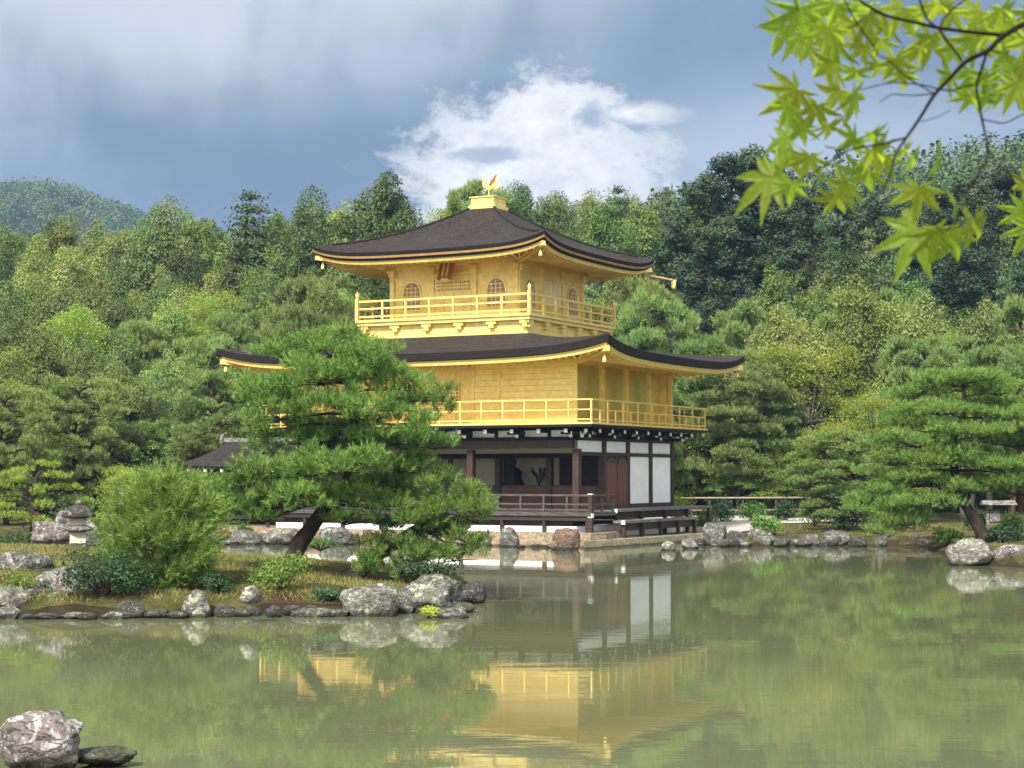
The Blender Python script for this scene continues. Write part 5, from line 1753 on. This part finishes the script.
shrub('bright yellow green shrub on the island bank below the leaning pine', 285, 607, 33.4, 84, 40, 'lf_azalea', .055, 2600, 31)
shrub('dark juniper sprawling over the bank left of the young pine', 102, 617, 32.35, 116, 50, 'lf_juniper', .06, 4600, 32)
shrub('yellow fern tuft growing at the foot of the lichen boulder', 428, 612, 32.0, 52, 12, 'lf_fern', .045, 900, 33, name='fern', cat='plant', zz=.02)
shrub('yellow green spray of leaves above the pale rock at the left edge', 20, 598, 32.6, 60, 26, 'lf_azalea', .05, 900, 34)
shrub('low green plants below the spreading island pine', 425, 578, 35.2, 90, 20, 'lf_juniper', .07, 1500, 35, zz=.5)
shrub('young leafy plants at the back of the island crest', 320, 560, 40.0, 60, 14, 'lf_azalea', .05, 700, 36, zz=.85)
shrub('green bush at the lawn end behind the young pine', 205, 566, 40.0, 60, 22, 'lf_azalea', .06, 1000, 37)
shrub('low dark green creeper hanging over the bank left of the pale angular boulder', 330, 612, 32.9, 50, 14, 'lf_juniper', .05, 900, 41)
shrub('dark leafy tuft under the right side of the young pine', 215, 610, 33.0, 46, 22, 'lf_juniper', .055, 1200, 42)
shrub('small leafy sprig on the mossy slope above the flat topped stone', 255, 590, 34.5, 30, 10, 'lf_azalea', .045, 400, 43)
shrub('grey green leafy sprigs on the rocks left of the juniper', 52, 606, 33, 44, 14, 'lf_juniper', .05, 600, 38)
shrub('round clipped bush above the pale craggy stone', 765, 531, 65, 42, 24, 'lf_azalea', .10, 2000, 39)
for (px, b_, Z, w_, h_, mt, lb) in (
    (682, 515, 78, 38, 42, 'lf_fern', 'yellowish leafy bush directly right of the white wall'),
    (702, 517, 79, 44, 26, 'lf_azalea', 'light green low bush behind the bench end'),
    (722, 508, 80, 40, 26, 'lf_juniper', 'dark rounded bush behind the stone block'),
    (752, 507, 80, 42, 24, 'lf_azalea', 'green spreading bush in front of the bamboo fence'),
    (786, 505, 80, 34, 24, 'lf_juniper', 'dark clipped bush right of the fence post'),
    (815, 518, 72, 60, 34, 'lf_azalea', 'wide green clipped bush beside the pale path'),
    (850, 522, 68, 60, 30, 'lf_juniper', 'low dark bush at the pond end of the path'),
    (836, 506, 76, 54, 36, 'lf_juniper', 'rounded green bush behind the wide clipped one'),
    (900, 533, 61, 40, 20, 'lf_azalea', 'light leaved shrub under the low pine branches'),
    (948, 546, 59, 50, 16, 'lf_azalea', 'low green shrub left of the pale right boulder'),
    (1004, 543, 58, 46, 20, 'lf_juniper', 'dark green low shrub between the two right boulders'),
    (1012, 522, 62, 36, 26, 'lf_azalea', 'yellow green bush at the right edge before the notice board'),
    (975, 512, 68, 40, 26, 'lf_juniper', 'small dark bush behind the leaning trunk'),
    (725, 545, 62.8, 12, 8, 'lf_azalea', 'small green tuft between the stones of the terrace end'),
    (800, 545, 63, 24, 14, 'lf_juniper', 'dark green tuft hanging over the bank stones'),
    (30, 536, 50, 110, 22, 'lf_juniper', 'low dark hedge under the clipped cloud pine'),
    (108, 540, 49, 60, 40, 'lf_azalea', 'green shrub right of the lantern rocks'),
    (243, 540, 69, 26, 22, 'lf_azalea', 'light green plants beside the fishing pavilion post'),
    (70, 515, 60, 120, 50, 'lf_juniper', 'dark bush mass behind the clipped cloud pine')):
    shrub(lb, px, b_, Z, w_, h_, mt, .11 if Z > 55 else .08, 1300, int(px + b_))

# grass on the two lawns
def grass(n, xr, yr, name):
    x = rng.uniform(*xr, n); y = rng.uniform(*yr, n)
    P = np.stack([x, y], 1); k = seg_dist(P, shore) > .35
    x, y = x[k], y[k]; z = height(x, y)
    k = (z < 1.35); x, y, z = x[k], y[k], z[k]
    cl = vnoise(x * 2.1, y * 1.7) > -.25; x, y, z = x[cl], y[cl], z[cl]
    m = len(x)
    D = np.stack([rng.normal(size=m) * .5, rng.normal(size=m) * .5, np.ones(m)], 1)
    V = needles(np.stack([x, y, z - .01], 1), D, rng.uniform(.03, .12, m), .02)
    return tag(link(name, fastmesh(name, V, 3, M['lf_grass'])), kind='stuff')


M['lf_grass'] = leaf_mat('grass_blades', (.11, .12, .03), (.30, .27, .09), .25, .7, 0, 0)
grass(150000, (-16, 0), (31, 50), 'lawn_grass')
grass(30000, (8, 24), (55, 76), 'bank_grass')

# ---------------------------------------------------------------- inside the dim room
def sil(name, px, py0, pts_, mat, label, cat):
    pass
sp = L2W(-1.95 * K, K + .95)
st = empty('seated_statue', (sp[0], sp[1], 1.19), -PHI, 'dark seated statue on a dais in the dim ground floor room', 'statue')
MB().box(-.55, .55, -.45, .45, .003, .75).build('dais', M['dark_wood'], st)
MB().lathe([(.42, .752), (.48, .86), (.40, 1.0), (.30, 1.2), (.33, 1.42), (.20, 1.55), (.09, 1.60), (.10, 1.66), (.135, 1.75), (.12, 1.86), (.06, 1.96), (.02, 2.05)], n=16).build('body', M['black'], st, True)
for (u, lb) in ((-1.42, 'left'), (-3.4, 'far')):
    q_ = L2W(u * K, K + .9)
    fv = empty('flower_vase', (q_[0], q_[1], 1.19), 0, 'tall dark vase of stems standing in the room %s' % ('near the dark statue' if lb == 'left' else 'behind the island pine branch'), 'vase')
    MB().lathe([(.10, .003), (.16, .2), (.20, .6), (.10, .8), (.13, .9)], n=12).build('vase', M['black'], fv, True)
    m_ = MB()
    for i in range(9):
        a_ = i * .7; m_.tube([(0, 0, .85), (.12 * cos(a_), .12 * sin(a_), 1.2), (.28 * cos(a_), .28 * sin(a_), 1.35 + .1 * (i % 3))], [.02, .02, .05], 5)
    m_.build('stems', M['interior'], fv)

# ---------------------------------------------------------------- maple branch overhead, right in front
MP = empty('maple_branch', (2.2, 1.9, 1.2), 0, 'maple branch with fresh yellow green leaves hanging into the upper right corner', 'branch')
MOFF = np.array([2.2, 1.9, 1.2])


def zp(x, y, Z=1.65):
    """pixel of the enlarged corner crop (324 px wide shown at 829) to the place"""
    return W(700 + x * .3908, y * .3906, Z) - MOFF


def twig(lst, r0, r1, name='twig', Z0=1.53, Z1=1.53):
    n_ = len(lst)
    p = np.array([zp(x, y, Z0 + (Z1 - Z0) * i / max(1, n_ - 1)) for i, (x, y) in enumerate(lst)])
    s_ = np.linspace(0, n_ - 1, n_ * 4)
    q = np.stack([np.interp(s_, np.arange(n_), p[:, i]) for i in range(3)], 1)
    for _ in range(2): q[1:-1] = (q[:-2] + 2 * q[1:-1] + q[2:]) / 4
    MB().tube(q, np.linspace(r0, r1, len(q)) * .60, 7).build(name, M['twig'], MP, True)


mm = .001
twig([(1250, -120), (1000, -20), (829, 60), (770, 95), (740, 130), (680, 155), (640, 200), (600, 240), (565, 300), (530, 350), (495, 400), (490, 450), (455, 500), (415, 532)], 5.0 * mm, .7 * mm, 'main_branch', 1.62, 1.48)
twig([(772, 90), (690, 82), (610, 72), (540, 55), (470, 40), (405, 0), (370, -30)], 3.0 * mm, 1.6 * mm, Z0=1.6, Z1=1.5)
twig([(735, 130), (720, 180), (705, 220), (720, 300), (738, 380), (735, 410), (690, 480), (670, 540), (625, 600)], 2.4 * mm, .8 * mm, Z0=1.6, Z1=1.5)
twig([(695, 215), (640, 235), (560, 215), (490, 210), (410, 230)], 1.4 * mm, .7 * mm, Z0=1.56, Z1=1.52)
twig([(600, 240), (540, 245), (490, 240), (460, 262)], 1.1 * mm, .6 * mm)
twig([(530, 352), (460, 370), (370, 385), (310, 432), (250, 462)], 1.6 * mm, .8 * mm, Z1=1.48)
twig([(370, 385), (320, 375)], 1.2 * mm, .8 * mm)
twig([(720, 305), (780, 318), (829, 290), (900, 285)], 1.1 * mm, .8 * mm, Z0=1.56, Z1=1.52)
twig([(738, 385), (770, 430), (830, 470), (900, 490)], 1.0 * mm, .8 * mm, Z0=1.56, Z1=1.52)
twig([(610, 72), (640, 115), (670, 155)], 2.0 * mm, 1.8 * mm, Z0=1.56, Z1=1.52)
twig([(555, -20), (580, 50), (610, 74)], 1.5 * mm, 1.6 * mm)
twig([(690, -10), (650, 20), (620, 50), (615, 72)], 1.2 * mm, 1.2 * mm)
twig([(625, 600), (590, 565)], .8 * mm, .6 * mm)
twig([(565, 312), (610, 300), (640, 282)], .7 * mm, .5 * mm)
twig([(455, 140), (490, 160), (530, 200), (600, 240)], .8 * mm, 1.0 * mm)
twig([(360, -20), (400, 60), (440, 110), (455, 140)], 1.2 * mm, .8 * mm, Z0=1.53)
twig([(240, -30), (250, 30)], .8 * mm, .6 * mm)


def maple_leaf_mesh(seed):
    """palm shaped leaf with seven pointed lobes, about 1 long, curved"""
    r_ = random.Random(seed)
    ang = [-122, -82, -41, 0, 41, 82, 122]
    ln = [.42, .72, .92, 1.0, .92, .72, .42]
    ang = [R(a + r_.uniform(-5, 5)) for a in ang]; ln = [l * r_.uniform(.92, 1.06) for l in ln]
    v = [(0, 0)]; ring = []
    def P(a, l): return (sin(a) * l, cos(a) * l)
    for i, (a, l) in enumerate(zip(ang, ln)):
        if i: ring.append(P((a + ang[i - 1]) / 2, .27 * (l + ln[i - 1]) / 2 + .02))
        else: ring.append(P(a - .5, .16))
        w0 = .118 * l
        def off(t, s_, w_):
            c = P(a, l * t); return (c[0] + cos(a) * s_ * w_, c[1] - sin(a) * s_ * w_)
        left = [off(.42, -1, w0), off(.56, -1, w0 * .93), off(.57, -1, w0 * .80), off(.70, -1, w0 * .66), off(.71, -1, w0 * .54), off(.84, -1, w0 * .34)]
        right = [off(.84, 1, w0 * .34), off(.71, 1, w0 * .54), off(.70, 1, w0 * .66), off(.57, 1, w0 * .80), off(.56, 1, w0 * .93), off(.42, 1, w0)]
        ring += left + [P(a, l)] + right
    ring.append(P(ang[-1] + .5, .16))
    curl = r_.uniform(.10, .30); fold = r_.uniform(.0, .12)
    verts = []
    for x, y in v + ring:
        d2 = x * x + y * y; a0 = math.atan2(x, y)
        off_ = min(abs(a0 - q_) for q_ in ang) * sqrt(d2)
        verts.append((x, y, -curl * d2 - fold * abs(x) + .55 * off_ + .03 * sin(7 * x + seed)))
    n_ = len(ring)
    faces = [(0, 1 + i, 2 + i) for i in range(n_ - 1)]
    me = bpy.data.meshes.new('leaf'); me.from_pydata(verts, [], faces); me.materials.append(M['lf_leaf'])
    me.polygons.foreach_set('use_smooth', [True] * len(me.polygons))
    return me


LEAF = [maple_leaf_mesh(s_) for s_ in range(7)]
pet = MB().tube([(0, 0, 0), (0, -.25, .03), (0, -.5, .10)], [.008, .006, .008], 5)
# x, y in the enlarged crop, size in its pixels, direction (degrees, 0 = up, clockwise), lean towards the viewer
lv = [(255, 20, 150, 205, 30), (225, 70, 140, 215, 55), (300, 10, 120, 170, 40), (380, 50, 140, 200, 25), (350, 110, 130, 230, 50), (430, 40, 130, 160, 35), (460, 100, 110, 190, 60),
      (340, 160, 130, 250, 60), (500, 150, 110, 150, 35), (520, 185, 90, 170, 50), (250, 230, 150, 235, 35), (230, 275, 120, 215, 60), (300, 270, 120, 200, 40), (390, 240, 110, 150, 40), (360, 230, 130, 220, 62),
      (265, 320, 110, 230, 50), (225, 350, 110, 250, 45), (240, 390, 120, 220, 55), (330, 320, 90, 180, 60), (280, 400, 110, 190, 40), (210, 440, 130, 265, 60), (185, 455, 160, 235, 25), (235, 470, 100, 180, 50),
      (400, 350, 110, 240, 55), (440, 380, 120, 120, 50), (470, 400, 110, 200, 40), (430, 440, 130, 235, 62), (380, 470, 120, 225, 60), (350, 500, 100, 210, 50), (520, 380, 80, 110, 60),
      (560, 480, 130, 185, 30), (545, 400, 80, 150, 60), (555, 590, 180, 205, 22), (600, 590, 130, 170, 35), (540, 560, 120, 270, 62), (640, 600, 130, 150, 40), (680, 560, 130, 105, 55), (650, 530, 90, 60, 62), (700, 570, 110, 130, 50),
      (835, 540, 110, 245, 40), (850, 580, 120, 200, 35), (840, 470, 90, 260, 60),
      (700, 190, 110, 215, 40), (740, 190, 120, 190, 30), (690, 240, 90, 200, 45), (720, 240, 100, 165, 55), (800, 175, 150, 160, 30), (815, 215, 120, 200, 40), (790, 140, 120, 240, 60), (825, 150, 130, 120, 50),
      (650, 20, 120, 200, 60), (720, 30, 130, 215, 50), (770, 20, 130, 170, 45), (810, 60, 130, 190, 55), (700, 100, 120, 225, 45), (650, 120, 100, 200, 60), (590, 90, 120, 190, 30), (560, 120, 90, 165, 50),
      (520, 20, 130, 210, 50), (560, 20, 110, 160, 55), (610, 10, 110, 200, 62), (480, 60, 100, 230, 60), (420, 120, 100, 240, 60), (300, 60, 130, 215, 60), (290, 120, 100, 240, 60), (410, 10, 110, 200, 60), (350, 10, 120, 190, 60),
      (760, 240, 90, 150, 60), (640, 190, 90, 220, 62), (610, 400, 90, 100, 68), (460, 160, 90, 200, 55), (260, 90, 110, 225, 40), (330, 70, 110, 190, 45), (400, 180, 90, 230, 60), (440, 340, 80, 150, 62),
      (850, 30, 130, 190, 45), (860, 100, 140, 210, 45), (740, 80, 110, 200, 62), (780, 80, 110, 215, 50)]
for i, (x, y, s_, ang_, tl_) in enumerate(lv):
    Zl = 1.55 + .36 * ((i * 7919) % 97) / 97
    o = link('leaf', LEAF[i % 7], MP)
    sc = s_ * .3908 * Zl / FPX * .90
    o.location = zp(x, y, Zl)
    o.scale = (sc, sc, sc)
    from mathutils import Euler, Matrix
    # leaf lies in its own xy plane, tip along +y: stand it up, turn it, tip it back
    m3 = Matrix.Rotation(R(ang_), 3, 'Y') @ Matrix.Rotation(R(90 - tl_), 3, 'X') @ Matrix.Rotation(R(((i * 37) % 60) - 30), 3, 'Y')
    o.rotation_euler = m3.to_euler()
# stem of the tree the branch belongs to, outside the picture on the right
tb_ = MB(); hb_ = hz(2.2, 1.9)
a_ = zp(1250, -120, 1.62)
tb_.tube([(0.1, 0, hb_ - 1.3), (.05, .02, .6), (0, .0, 1.4), (-.1, 0, 2.2)], [.09, .07, .06, .04], 10)
tb_.tube([(0, 0, 1.4), (a_[0] * .5, a_[1] * .5, (1.4 + a_[2]) / 2 + .06), a_], [.03, .012, .005], 8)
tb_.build('trunk', M['bark_grey'], MP, True)

# ---------------------------------------------------------------- air
HZ = bpy.data.materials.new('haze'); HZ.use_nodes = True
N = NT(HZ.node_tree); N.n.clear()
vo = N.new('ShaderNodeVolumePrincipled')
vo.inputs['Color'].default_value = (.36, .54, .86, 1)
vo.inputs['Density'].default_value = .00021
oo = N.new('ShaderNodeOutputMaterial'); N.l.new(vo.outputs[0], oo.inputs['Volume'])
hb2 = MB().box(-1050, 1050, -90, 1450, -3.5, 215).build('haze', HZ)
tag(hb2, kind='stuff')
